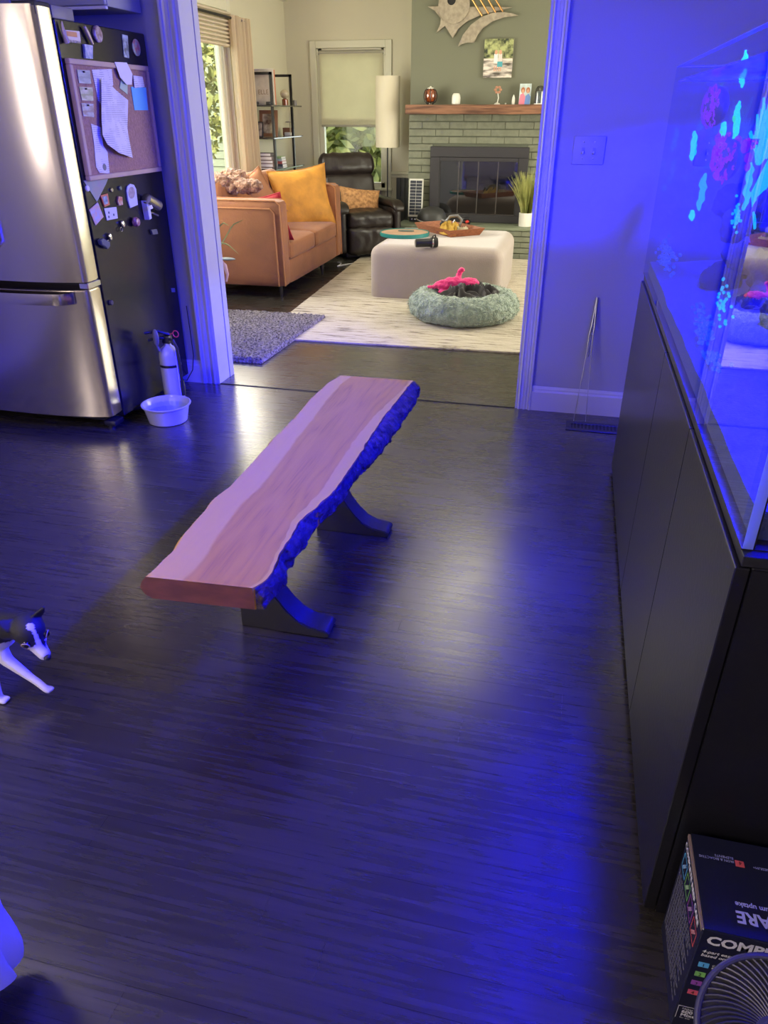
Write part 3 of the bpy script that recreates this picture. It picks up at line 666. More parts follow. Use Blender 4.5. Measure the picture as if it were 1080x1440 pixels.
for s in (-1,1):
    b=soft(NB(),(s*.27 if s>0 else -.37,-.40,.05),(.37 if s>0 else -.27,.30,.52),.045,12); a=rp('side_panel',b)
    b=NB(); 
    P=[(-.44,.475),(-.40,.53),(-.30,.565),(0,.575),(.22,.57),(.27,.55)]
    n_=14
    for k in range(len(P)): pass
    sec=soft(NB(),(s*.32-.07,-.45,.505),(s*.32+.07,.28,.585),.038,12)
    for v in sec.verts: v.co.z+=-.05*max(0,(-v.co.y-.30)/.15)**2
    rp('armrest',sec)
b=NB(); box(b,(-.26,-.30,0),(.26,.30,.06),.01,2); rp('base_frame',b,BLACKP)
pc=at(506,284,Y=8.55); nrm=RM.to_3x3()@Vector((0,-1,.35))
b_p=cushion('throw_pillow',pc+Vector((0,.0,.01)),.47,.26,.13,nrm,RM.to_3x3()@Vector((.13,0,1)),mat('speckled_tan_fur',(.50,.26,.10),.9,col2=(.25,.12,.045),vs_=30,bump=.8,bs=60),'speckled tan lumbar cushion on the leather recliner',seed=9)
# floor lamp
lp0=at(545,207,Y=9.2); t=thing('floor_lamp','tall floor lamp with long cream drum shade behind the recliner','lamp',(lp0.x,9.2,0))
SHD=mat('cream_lamp_shade',(.66,.60,.46),.8,bump=.15,bs=150)
b=NB(); zt=at(545,107,Y=9.2).z; zb=at(545,207,Y=9.2).z; lathe(b,[(.137,zb),(.137,zt),(.134,zt),(.134,zb),(.137,zb)],36,Matrix.Translation((lp0.x,9.2,0)),capt=False); obj('lamp_shade',b,SHD,t)
b=NB(); tube(b,[(lp0.x,9.2,.02),(lp0.x,9.2,zt-.1)],.0075,8); obj('pole',b,DARKM,t)
b=NB(); lathe(b,[(.13,0),(.13,.012),(.03,.022),(.01,.03)],28,Matrix.Translation((lp0.x,9.2,0))); obj('base',b,DARKM,t)
# roller blind
BLN=mat('translucent_blind_cloth',(.82,.77,.64),.8,bump=.1,bs=200,var=.08,vs_=6)
nt=BLN.node_tree; pb=nt.nodes['Principled BSDF']; tl=nt.nodes.new('ShaderNodeBsdfTranslucent'); tl.inputs[0].default_value=(.80,.76,.56,1); mx=nt.nodes.new('ShaderNodeMixShader'); mx.inputs[0].default_value=.5
nt.links.new(pb.outputs[0],mx.inputs[1]); nt.links.new(tl.outputs[0],mx.inputs[2]); nt.links.new(mx.outputs[0],nt.nodes['Material Output'].inputs[0])
t=thing('roller_blind','cream roller blind pulled halfway down the back window','blind',(-2.72,9.57,1.29))
obj('blind_cloth',bx((BX0+.035,9.603,1.30),(BX1-.035,9.605,2.04)),BLN,t,smooth=False)
b=NB(); tube(b,[(BX0+.02,9.62,2.05),(BX1-.02,9.62,2.05)],.022,12); obj('roller_tube',b,mat('blind_tube_cloth',(.40,.38,.30),.7),t)
obj('hem_bar',bx((BX0+.035,9.598,1.285),(BX1-.035,9.611,1.31),.003),bpy.data.materials['blind_tube_cloth'],t)
for x_ in (BX0+.012,BX1-.012): obj('bracket',bx((x_-.008,9.59,2.02),(x_+.008,9.64,2.085),.002),CREAMTRIM,t)
# pleated shade over the left window
t=thing('pleated_shade','cream pleated shade gathered at top of the left window','blind',(LX+.03,6.2,2.0))
for k in range(9):
    z_=2.0+k*.033; b=NB(); P=[(LX+.022,z_),(LX+.05,z_+.008),(LX+.055,z_+.02),(LX+.022,z_+.032)]
    M=Matrix(((1,0,0,0),(0,0,1,WY0-.02),(0,1,0,0),(0,0,0,1))); prism(b,P,WY1-WY0+.04,M); obj('pleat',b,mat('shade_cloth',(.66,.58,.44),.8) if k==0 else bpy.data.materials['shade_cloth'],t,smooth=False)
# curtain rod + curtain
t=thing('curtain_rod','black curtain rod with ball end above the left window','curtain rod',(LX+.09,6.3,2.235))
b=NB(); tube(b,[(LX+.09,4.3,2.235),(LX+.09,8.2,2.235)],.012,10); obj('rod',b,DARKM,t)
b=NB(); ellip(b,(LX+.09,8.22,2.235),(.028,.028,.028),n=12); obj('finial',b,DARKM,t)
b=NB(); tube(b,[(LX,8.12,2.235),(LX+.09,8.12,2.235)],.010,8); obj('bracket',b,DARKM,t)
b=NB(); nx=90; rows=[]
for j in range(15):
    z_=2.26-j*(2.24/14); row=[]
    for i in range(nx+1):
        f_=i/nx; yy_=7.86+f_*.41+.02*(j/14)*(f_-.2); xx_=LX+.09+.045*math.sin(f_*2*PI*6.5+.4*math.sin(j*.35))*(.75+.25*math.sin(f_*9))
        row.append(b.verts.new((xx_,yy_,max(z_,.015))))
    rows.append(row)
for A,B in zip(rows,rows[1:]):
    for i in range(nx): b.faces.new((A[i],A[i+1],B[i+1],B[i]))
ext=bmesh.ops.solidify(b,geom=b.faces[:],thickness=.003)
CUR=mat('peach_cream_curtain',(.92,.84,.70),.8,bump=.1,bs=150)
nt=CUR.node_tree; pb=nt.nodes['Principled BSDF']; tl=nt.nodes.new('ShaderNodeBsdfTranslucent'); tl.inputs[0].default_value=(.9,.78,.55,1); mx=nt.nodes.new('ShaderNodeMixShader'); mx.inputs[0].default_value=.4
nt.links.new(pb.outputs[0],mx.inputs[1]); nt.links.new(tl.outputs[0],mx.inputs[2]); nt.links.new(mx.outputs[0],nt.nodes['Material Output'].inputs[0])
obj('curtain',b,CUR,label='floor length peach cream curtain hanging beside the left window',cat='curtain',angle=80)
# ladder shelf
t=thing('ladder_shelf','black framed wall shelf with glass shelves in the left corner','shelf',(-3.35,9.1,0))
PY=(at(380,101,X=-3.24).y,at(408,104,X=-3.24).y)
P1=at(380,101,X=-3.24); P2=at(408,104,X=-3.24); ztp=P1.z
for q in (P1,P2):
    b=NB(); box(b,(-3.255,q.y-.012,0),(-3.23,q.y+.012,ztp)); box(b,(-3.5,q.y-.012,ztp-.025),(-3.23,q.y+.012,ztp)); obj('post',b,DARKM,t,smooth=False)
SHY0,SHY1=P1.y-.055,min(P2.y+.28,9.55)
SZ=[at(369,148,X=-3.4).z,at(371,193,X=-3.4).z,at(374,237,X=-3.4).z,.42]
SGL=mat('dark_glass_shelf',(.05,.05,.05),.1,coat=.5)
for z_ in SZ: obj('shelf_board',bx((-3.49,SHY0,z_-.014),(-3.22,SHY1,z_),.002),SGL,t,smooth=False)
def on(px,k,X=-3.34): q=at(px,(148,193,237)[k],X=X); return q.y
def upright_book(y0,y1,z0,h_,x0,x1,m,label,ttl=None):
    bk=obj('book',bx((x0,y0,z0),(x1,y1,z0+h_),.002),m,label=label,cat='book',smooth=False)
    obj('pages',bx((x0+.003,y0+.004,z0+.003),(x1+.002-.004,y1-.004,z0+h_+.0015)),PAPER,bk,smooth=False); return bk
z0=SZ[0]+.001
WB=mat('cream_book_cloth',(.62,.57,.48),.6,var=.15,vs_=20)
ya,yb=P1.y+.02,P1.y+.045
bk=upright_book(ya,yb,z0,.33,-3.46,-3.22,WB,'tall cream display book standing on top shelf between the posts')
M=frameM((-3.40,ya-.001,z0+.1),(1,0,0),(0,0,1)); txt('ELLE',.06,M,mat('book_gold_print',(.25,.17,.08),.5),bk)
RB=mat('coral_book_cloth',(.62,.20,.12),.6); upright_book(yb+.02,yb+.07,z0,.325,-3.42,-3.235,RB,'coral red book standing behind the tall cream one')
b=NB(); box(b,(-3.45,P1.y-.045,z0),(-3.39,P1.y+.005,z0+.03),.004); obj('bookend',b,BLACKP,label='small black block at near end of the top shelf',cat='bookend')
b=NB(); box(b,(-3.30,P1.y-.03,z0),(-3.25,P1.y+.005,z0+.03),.004); obj('bookend',b,BLACKP,label='small black block in front of the tall cream book',cat='bookend')
gy=P2.y+.11; t2=thing('globe_candle','amber candle holder with pale globe on the top shelf','candle holder',(-3.36,gy,z0))
b=NB(); lathe(b,[(.035,0),(.035,.06),(.02,.07)],16,Matrix.Translation((-3.36,gy,z0))); obj('cup',b,AMB,t2)
b=NB(); ellip(b,(-3.36,gy,z0+.115),(.05,.05,.045),n=16); obj('globe',b,mat('pale_gold_globe',(.65,.55,.38),.25),t2)
b=NB(); lathe(b,[(.022,0),(.024,.05),(.02,.055)],12,Matrix.Translation((-3.27,gy+.08,z0))); obj('votive_cup',b,mat('grey_votive',(.25,.23,.2),.4),label='small grey votive cup at far end of the top shelf',cat='cup')
z0=SZ[1]+.001
def frame(name,c,w_,h_,lean,fm,pm_,label,fw=.02):
    M=frameM(c,(1,0,0),(0,math.sin(lean),math.cos(lean))); tt=thing(name,label,'picture frame',c)
    b=NB()
    for r in (rect(-w_/2,0,w_/2,fw),rect(-w_/2,h_-fw,w_/2,h_),rect(-w_/2,fw,-w_/2+fw,h_-fw),rect(w_/2-fw,fw,w_/2,h_-fw)): prism(b,r,.018,M)
    obj('frame',b,fm,tt,smooth=False); lp(M,rect(-w_/2+fw*.8,fw*.8,w_/2-fw*.8,h_-fw*.8),.008,pm_,tt,'print'); return tt
frame('picture_frame',(-3.40,P1.y-.035,z0),.10,.15,.15,BLACKP,mat('pale_portrait_print',(.55,.53,.50),.5,col2=(.2,.15,.12),vs_=20),'small black framed pale portrait at near end of middle shelf',.008)
frame('picture_frame',(-3.355,P1.y+.14,z0),.21,.26,.15,mat('brown_wood_frame',(.22,.10,.05),.5),mat('seated_portrait_print',(.60,.52,.42),.5,col2=(.08,.04,.03),vs_=10),'larger brown wood framed photo on the middle shelf between the posts',.035)
b=NB(); box(b,(-3.37,gy-.05,z0),(-3.30,gy+.0,z0+.035),.004); obj('white_box',b,PAPER,label='tiny white box at far end of the middle shelf',cat='box')
b=NB(); box(b,(-3.42,gy+.03,z0),(-3.33,gy+.12,z0+.08),.004); obj('brown_box',b,mat('brown_card',(.22,.10,.06),.7),label='small brown box behind the tiny white box',cat='box')
t2=thing('stemmed_dish','small white dish on thin stem on the middle shelf','dish',(-3.30,P2.y+.07,z0))
b=NB(); tube(b,[(-3.30,P2.y+.07,z0),(-3.30,P2.y+.07,z0+.135)],.006,6); obj('stem',b,CHROME,t2)
b=NB(); lathe(b,[(.045,.135),(.055,.145),(0,.148)],18,Matrix.Translation((-3.30,P2.y+.07,z0))); obj('dish',b,WHITEC,t2)
z0=SZ[2]+.001
cols=[((.16,.10,.09),.20),((.30,.20,.19),.21),((.20,.13,.13),.21),((.26,.19,.19),.20),((.12,.09,.09),.19)]
z_=z0; hgt=[.022,.036,.034,.036,.034]
nm=['dark','greyish pink','dull mauve','greyish rose','charcoal']; ps=['lowest','second lowest','middle','second highest','topmost']
for k in range(5):
    c_,ln=cols[k]; m_=mat('stack_book_%d'%k,c_,.6); y0=P1.y-.045
    bk=obj('book',bx((-3.47,y0,z_),(-3.47+ln,y0+.15,z_+hgt[k]-.002),.002),m_,label=f'{ps[k]} book, {nm[k]}, in the near stack on the bottom shelf',cat='book',smooth=False)
    obj('pages',bx((-3.465,y0-.0005,z_+.004),(-3.472+ln,y0+.145,z_+hgt[k]-.006)),PAPER,bk,smooth=False); z_+=hgt[k]
z_=z0
for k,(c_,nn,h_) in enumerate([((.55,.58,.55),'white',.016),((.10,.13,.14),'slate',.026),((.60,.16,.12),'coral red',.030),((.45,.55,.60),'pale blue',.024),((.35,.50,.25),'pale green',.022)]):
    m_=mat('small_book_%d'%k,c_,.6); y0=P1.y+.14+.02*(4-k)*.6
    bk=obj('book',bx((-3.40+.0*k,y0,z_),(-3.23,y0+.13,z_+h_-.001),.002),m_,label=f'{nn} book in the far small stack on the bottom shelf',cat='book',smooth=False)
    obj('pages',bx((-3.397,y0+.002,z_+.003),(-3.2285,y0+.127,z_+h_-.005)),PAPER,bk,smooth=False); z_+=h_
# ottoman
OTT=mat('beige_velvet',(.36,.29,.262),.85,var=.08,vs_=3,bump=.25,bs=120,sheen=.5)
OX0,OX1,OY0,OY1,OZ=-1.685,-.535,6.40,7.62,.445
b=soft(NB(),(OX0,OY0,-.12),(OX1,OY1,OZ),.10,26,puff=.0,wr=.004,fr=3)
for v in b.verts: v.co.z=max(v.co.z,.0125)
obj('ottoman',b,OTT,label='large square beige velvet ottoman in the middle of the cream rug',cat='ottoman',angle=70,origin=(-1.11,7.0,.0125))
# round board with teal rim
TC=(-1.50,7.02,OZ+.001); t=thing('round_board','round tan board with teal rim on near left of ottoman','tray',TC)
b=NB(); lathe(b,[(.225,0),(.228,.004),(.228,.03),(.222,.034),(.216,.03)],48,Matrix.Translation(TC),capt=False); obj('teal_rim',b,mat('teal_plastic',(.02,.20,.19),.25),t)
b=NB(); lathe(b,[(.218,.002),(.218,.028),(0,.028)],48,Matrix.Translation(TC)); obj('board_face',b,mat('tan_board',(.48,.30,.20),.5,var=.2,vs_=10),t)
b=NB(); lathe(b,[(.05,.029),(.05,.037),(0,.038)],24,Matrix.Translation(TC)@Matrix.Translation((.0,.06,0))@Matrix.Diagonal((1.5,.8,1,1))); obj('center_patch',b,mat('grey_green_patch',(.12,.15,.13),.6),t)
# black cylinder (lens / flashlight)
a=at(584,342,z=OZ+.03); c=at(607,341,z=OZ+.033); t=thing('black_flashlight','thick black cylinder flashlight with silver ring near front of ottoman','flashlight',(a.x,a.y,OZ))
d=(c-a).normalized()
b=NB(); tube(b,[a,a+d*.01,c],[.030,.034,.034],16); obj('barrel',b,BLACKP,t)
b=NB(); tube(b,[c-d*.01,c+d*.035,c+d*.05],[.040,.042,.038],18); obj('head',b,BLACKP,t)
b=NB(); tube(b,[c+d*.0+Vector((0,0,0)),c+d*.012],[.0425,.0425],18); obj('silver_ring',b,CHROME,t)
b=NB(); tube(b,[c+Vector((.01,-.02,.03)),c+Vector((.015,-.03,.055)),c+Vector((.03,-.0,.06)),c+Vector((.03,.03,.03))],.006,6); obj('wrist_loop',b,BLACKP,t)
# wooden tray
A=Vector((-1.07,6.97,OZ+.001)); U=(Vector((-1.50,7.46,0))-Vector((-1.07,6.97,0))).normalized(); V=Vector((-U.y*-1,U.x*-1,0)); V=Vector((U.y,-U.x,0))*1.0
L1,L2=.62,.36
TR=mat('mahogany_tray',(.34,.12,.055),.4,col2=(.22,.07,.03),vs_=10,stretch=(3,3,12))
t=thing('serving_tray','reddish wooden tray with flared sides full of odds and ends on ottoman','tray',tuple(A+U*L1/2+V*L2/2))
def tp(u,v,z_): return A+U*(L1*u)+V*(L2*v)+Vector((0,0,z_))
b=NB(); q=[(.04,.06),(.96,.06),(.96,.94),(.04,.94)]; vv=[b.verts.new(tp(u,v,.0)) for u,v in q]+[b.verts.new(tp(u,v,.008)) for u,v in q]
for f_ in ((3,2,1,0),(4,5,6,7),(0,1,5,4),(1,2,6,5),(2,3,7,6),(3,0,4,7)): b.faces.new([vv[i] for i in f_])
obj('tray_floor',b,TR,t,smooth=False)
cn=[(.04,.06),(.96,.06),(.96,.94),(.04,.94)]; co=[(-.02,-.03),(1.02,-.03),(1.02,1.03),(-.02,1.03)]
for k in range(4):
    j=(k+1)%4; b=NB(); P=[tp(*cn[k],0),tp(*cn[j],0),tp(*co[j],.062),tp(*co[k],.062)]; ctr=tp(.5,.5,.03)
    inn=[p_+(Vector((ctr.x,ctr.y,p_.z))-p_).normalized()*.014 for p_ in P]
    vv=[b.verts.new(p_) for p_ in P+inn]
    for f_ in ((0,1,2,3),(7,6,5,4),(0,4,5,1),(1,5,6,2),(2,6,7,3),(3,7,4,0)): b.faces.new([vv[i] for i in f_])
    s_=obj('tray_side',b,TR,t,smooth=False)
tz=OZ+.012
def drape(name,c,rx,ry,h_,m,label,cat,seed=0,fr=7,rot=0,n=34,fold=1.0,zb=None):
    """crumpled cloth heap with folds"""
    b=NB(); g={}; R_=Matrix.Rotation(rot,3,'Z')
    for i in range(n+1):
        for j in range(n+1):
            u=-1+2*i/n; v=-1+2*j/n; s_=Vector((u,v)); k=max(abs(u),abs(v)); 
            e=s_.normalized()*k if s_.length>0 else s_
            w_=1+.16*noise.noise(Vector((e.x*1.5+seed,e.y*1.5,3)))
            wq=Vector((e.x*fr*.33+seed,e.y*fr*.33,seed*.7)); wq2=wq+Vector((noise.noise(wq*.8+Vector((9,0,0))),noise.noise(wq*.8+Vector((0,9,0))),0))*.9
            rg_=(1-abs(2.4*noise.noise(wq2)))**2; z_=h_*(1-k**5)*(.55+.40*fold*rg_)
            p_=R_@Vector((e.x*rx*w_,e.y*ry*w_,0))
            g[i,j]=b.verts.new((c[0]+p_.x,c[1]+p_.y,c[2]+max(z_,.004)))
    for i in range(n):
        for j in range(n): b.faces.new((g[i,j],g[i+1,j],g[i+1,j+1],g[i,j+1]))
    bmesh.ops.solidify(b,geom=b.faces[:],thickness=.003)
    return obj(name,b,m,label=label,cat=cat,angle=80)
ta=math.atan2(U.y,U.x)
q=tp(.40,.42,.012); drape('yellow_cloth',q,.27,.10,.10,mat('yellow_cloth',(.75,.50,.10),.8),'crumpled yellow cloth lying in the wooden tray','cloth',3,rot=ta+2.6)
q=tp(.18,.55,.012); drape('pale_cloth',q,.10,.09,.07,mat('pale_cloth',(.70,.62,.45),.8),'pale crumpled cloth at right end of the wooden tray','cloth',6,rot=ta)
q=tp(.33,.16,.022); b=NB(); ellip(b,q,(.07,.03,.012),n=12); obj('maroon_case',b,mat('maroon_case',(.16,.015,.04),.4),label='small maroon case under the yellow cloth in the tray',cat='case')
STL=mat('grey_strap_metal',(.35,.35,.38),.25,metal=.7)
q=tp(.52,.62,.02); t2=thing('metal_clamp','grey metal and strap clamp standing up in the wooden tray','tool',tuple(q))
b=NB(); pts=[q+Vector((-.11,0,.0)),q+Vector((-.07,0,.06)),q+Vector((-.02,.0,.115)),q+Vector((.05,0,.125)),q+Vector((.09,0,.09)),q+Vector((.07,0,.03)),q+Vector((.03,0,.01))]; tube(b,pts,.014,8); obj('arm_loop',b,STL,t2)
b=NB(); tube(b,[q+Vector((-.10,-.02,.085)),q+Vector((-.03,-.03,.06)),q+Vector((.02,-.03,.02))],.012,8); tube(b,[q+Vector((-.02,-.03,.01)),q+Vector((.03,-.03,.09))],.009,8); obj('cross_bar',b,STL,t2)
b=NB(); ellip(b,q+Vector((-.085,-.025,.05)),(.03,.012,.03),n=10); obj('pad',b,BLACKP,t2)
# dog bed
DC=Vector((-.775,5.90,0)); t=thing('dog_bed','round pale green fluffy dog bed on the rug in front of ottoman','pet bed',tuple(DC))
FUR=mat('mint_grey_shag',(.42,.52,.43),.95,col2=(.27,.36,.30),vs_=28,bump=1.4,bs=85,sheen=.6)
b=NB(); NU,NV=260,64; g=[]
for i in range(NU):
    a=2*PI*i/NU; row=[]
    for j in range(NV):
        p_=2*PI*j/NV; rr_=Vector((math.cos(p_)*.125,math.sin(p_)*.105)); R_=.305
        base=Vector(((R_+rr_.x)*math.cos(a),(R_+rr_.x)*math.sin(a)*1.0,.108+rr_.y)); nn=Vector((math.cos(a)*math.cos(p_),math.sin(a)*math.cos(p_),math.sin(p_)))
        c=base*1.0; dsp=.012*noise.noise(c*17)+.010*noise.noise(c*42+Vector((3,1,2)))+.006*noise.noise(c*95)
        q=base+nn*dsp*1.25; q.z=max(q.z,.014); row.append(b.verts.new(DC+q))
    g.append(row)
for i in range(NU):
    for j in range(NV): b.faces.new((g[i][j],g[(i+1)%NU][j],g[(i+1)%NU][(j+1)%NV],g[i][(j+1)%NV]))
obj('bolster_ring',b,FUR,t,angle=80)
b=NB(); lathe(b,[(.30,.014),(.30,.06),(.15,.075),(0,.07)],32,Matrix.Translation(DC)); obj('center_pad',b,FUR,t)
b=NB(); fur_rnd=random.Random(2)
for k in range(5200):
    a=fur_rnd.uniform(0,2*PI); p_=fur_rnd.uniform(-.6,PI+.6); nn=Vector((math.cos(a)*math.cos(p_),math.sin(a)*math.cos(p_),math.sin(p_)))
    base=DC+Vector(((.305+.122*math.cos(p_))*math.cos(a),(.305+.122*math.cos(p_))*math.sin(a),.108+.102*math.sin(p_)))
    tip=base+nn*fur_rnd.uniform(.014,.026)+Vector((fur_rnd.gauss(0,.008),fur_rnd.gauss(0,.008),-.006)); s_=nn.orthogonal().normalized()*.003; s_.rotate(Matrix.Rotation(fur_rnd.uniform(0,PI),3,nn))
    if tip.z>.006: b.faces.new([b.verts.new(base-s_),b.verts.new(base+s_),b.verts.new(tip)])
obj('fur_tufts',b,FUR,t,smooth=False,kind='stuff')
GRB=mat('charcoal_fleece',(.10,.09,.095),.9,var=.3,vs_=12,sheen=.5); PNK=mat('hot_pink_knit',(.80,.035,.22),.85,bump=.6,bs=70,sheen=.3)
drape('fleece_blanket',(DC.x+.04,DC.y-.01,.11),.28,.25,.16,GRB,'dark grey fleece blanket crumpled inside the dog bed','blanket',11,fr=9,n=60,fold=1.2)
b=NB(); cc=Vector((DC.x-.07,DC.y+.05,.235))
for q,r_ in (((-.10,0,-.0),(.09,.05,.04)),((-.02,.0,.02),(.10,.06,.05)),((.08,0,.025),(.07,.05,.04)),((.13,.01,.015),(.05,.05,.05)),((-.17,-.01,-.015),(.07,.022,.018)),((-.08,-.05,-.045),(.06,.03,.02))): ellip(b,cc+Vector(q),r_,n=14)
tube(b,[cc+Vector((.0,.02,.04)),cc+Vector((.02,.03,.10)),cc+Vector((.04,.03,.13))],[.024,.022,.026],10)
me=remeshed(b,.007,2,lambda c:.012*noise.noise(Vector((c.x*22,c.y*22,c.z*40)))+.004*noise.noise(c*80))
obj('pink_sweater',me,PNK,label='hot pink knitted dog sweater lying on the grey blanket',cat='sweater',angle=80)
# plant by the jamb
t=thing('potted_plant','strap leaved potted plant half hidden behind left door jamb','plant',(-2.86,5.72,0))
b=NB(); lathe(b,[(.10,.16),(.13,.2),(.145,.34),(.135,.42),(.12,.42),(.12,.36),(0,.36)],24,Matrix.Translation((-2.90,5.72,0))); obj('pot',b,mat('blush_glazed_pot',(.45,.28,.27),.2),t)
LF=mat('pale_green_leaf',(.30,.36,.14),.4)
for pts,wd_ in (([(-2.86,5.72,.38),(-2.72,5.74,.52),(-2.62,5.75,.66),(-2.53,5.76,.70)],.016),([(-2.86,5.72,.38),(-2.76,5.7,.60),(-2.68,5.7,.68),(-2.63,5.7,.66)],.014),([(-2.86,5.72,.38),(-2.75,5.7,.53),(-2.66,5.7,.52),(-2.57,5.7,.45)],.014),([(-2.88,5.72,.38),(-3.0,5.74,.6),(-3.1,5.8,.62)],.016),([(-2.88,5.72,.38),(-2.9,5.62,.62),(-2.95,5.5,.66)],.016)):
    b=NB(); prev=None; n_=10
    for k in range(n_+1):
        f_=k/n_*(len(pts)-1); i=min(int(f_),len(pts)-2); c=Vector(pts[i]).lerp(Vector(pts[i+1]),f_-i); ww=wd_*math.sin(PI*min(1,.12+.88*k/n_))**.7 if k<n_ else .001
        q=(b.verts.new(c+Vector((0,ww*.6,ww*.5))),b.verts.new(c-Vector((0,0,ww*.3))),b.verts.new(c-Vector((0,ww*.6,-ww*.5))))
        if prev: b.faces.new((prev[0],prev[1],q[1],q[0])); b.faces.new((prev[1],prev[2],q[2],q[1]))
        prev=q
    obj('leaf',b,LF,t)
t2=t
b=NB(); tube(b,[(-2.80,5.68,.40),(-2.73,5.68,.405),(-2.69,5.68,.36),(-2.675,5.68,.29),(-2.69,5.68,.235)],[.010,.014,.018,.013,.008],8); obj('flower_spike',b,mat('blush_bloom',(.62,.40,.42),.5),t)
b=NB(); ellip(b,(-2.67,5.69,.41),(.075,.03,.012),n=12); obj('grey_leaf',b,mat('grey_leaf',(.20,.24,.25),.4),t)
for x_,y_ in ((-2.755,5.74),(-3.0,5.78),(-2.9,5.62)): b=NB(); tube(b,[(x_,y_,0.0),(x_-.02,y_,.17)],[.016,.012],8); obj('pot_foot',b,WHITEC,t)
# cable on floor by recliner
b=NB(); tube(b,[(-2.46+.03*math.sin(k*.9)+.02*k,7.9+.12*math.cos(k*.7),.004) for k in range(10)],.003,5); obj('power_cable',b,PAPER,label='thin white cable lying on the floor between sofa and recliner',cat='cable')
# ================================================================== FRIDGE
FX1_,FX0_=-2.17,-3.085
STEEL=mat('brushed_stainless',(.58,.53,.47),.20,metal=1,bump=.012,bs=8,stretch=(1.5,1.5,.12))
STEELD=mat('stainless_side',(.50,.48,.45),.25,metal=1); GREYP=mat('dark_gasket',(.02,.02,.025),.5)
SIDEM=mat('black_textured_side',(.014,.013,.014),.16,spec=.5,bump=.06,bs=260)
fr=thing('refrigerator','stainless french door refrigerator with glossy black side covered in magnets','refrigerator',((FX0_+FX1_)/2,3.5,0))
obj('body',bx((FX0_+.005,3.205,.05),(FX1_,3.93,1.787),.004),SIDEM,fr,smooth=False)
obj('gasket',bx((FX0_+.02,3.188,.09),(FX1_-.008,3.206,1.80)),GREYP,fr,smooth=False)
def fdoor(name,x0,x1,z0,z1):
    n_=18; P=[]; xc=(FX0_+FX1_)/2; hw=(FX1_-FX0_)/2
    for k in range(n_+1):
        x=x0+(x1-x0)*k/n_; u=(x-xc)/hw; yf=3.047+.050*abs(u)**2.6
        P.append((x,yf))
    if abs(x1-FX1_)<1e-6: P[-1]=(x1-.016,P[-1][1]-.002); P+= [(x1-.004,3.104),(x1,3.116)]
    P+=[(x1,3.188),(x0,3.188)]
    b=NB(); prism(b,P,z1-z0,Matrix.Translation((0,0,z0)))
    es=[e for e in b.edges if abs(e.verts[0].co.z-e.verts[1].co.z)<1e-6 and min(v.co.y for v in e.verts)<3.12]
    bmesh.ops.bevel(b,geom=es,offset=.006,segments=2,affect='EDGES')
    return obj(name,b,STEEL,fr,angle=28)
xm=(FX0_+FX1_)/2
d1=fdoor('door',xm+.002,FX1_,.748,1.826); d2=fdoor('door',FX0_,xm-.002,.748,1.826); d3=fdoor('freezer_drawer',FX0_,FX1_,.082,.714)
def handle(pts,par,r=.013):
    b=NB(); tube(b,pts,r,12); return obj('handle',b,STEEL,par)
# freezer handle: broad flat bar
b=NB(); n_=20; prev=None
for k in range(n_+1):
    x=FX0_+.075+(FX1_-.11-FX0_-.075+.045)*k/n_; u=abs((k/n_-.5)*2); yb=3.045+.050*abs((x-xm)/.4575)**2.6; yf=yb-.052*(1-max(0,(u-.90)/.1)**2*.85)
    q=[b.verts.new(p_) for p_ in ((x,yb-.004 if u>.93 else yf+.018,.652),(x,yf,.654),(x,yf-.003,.682),(x,yf,.706),(x,yb-.004 if u>.93 else yf+.018,.708))]
    if prev:
        for i in range(5): b.faces.new((prev[i],prev[(i+1)%5],q[(i+1)%5],q[i]))
    else: b.faces.new(q)
    prev=q
b.faces.new(prev[::-1]); obj('handle',b,STEEL,d3,angle=50)
for s,dr in ((1,d1),(-1,d2)):
    x=xm+s*.048; handle([(x,3.04,.90),(x,2.992,.92),(x,2.985,1.25),(x,2.992,1.62),(x,3.04,1.64)],dr)
lg=NB(); box(lg,(FX1_-.088,3.083,.772),(FX1_-.018,3.10,.787),.002)
for v in lg.verts: v.co.y+= .012*((v.co.x-(FX1_-.088))/.07)
lg=obj('logo_plate',lg,CHROME,d1,smooth=False)
b=NB(); box(b,(FX1_-.075,3.12,.02),(FX1_-.005,3.205,.05),.01,2); tube(b,[(FX1_-.05,3.15,0),(FX1_-.05,3.15,.03)],.02,12); obj('front_foot',b,BLACKP,fr)
obj('toe_grille',bx((FX0_+.02,3.21,.012),(FX1_-.08,3.3,.07)),BLACKP,fr,smooth=False)
for y0,y1,z1,m_ in ((3.10,3.20,1.838,GREYP),(3.206,3.36,1.835,mat('grey_hinge_cover',(.22,.21,.19),.5))): obj('hinge_cover',bx((FX1_-.11,y0,1.787),(FX1_-.004,y1,z1),.006,2),m_,fr)
obj('hinge',bx((FX1_-.05,3.10,.716),(FX1_-.002,3.21,.746),.004),CHROME,fr)
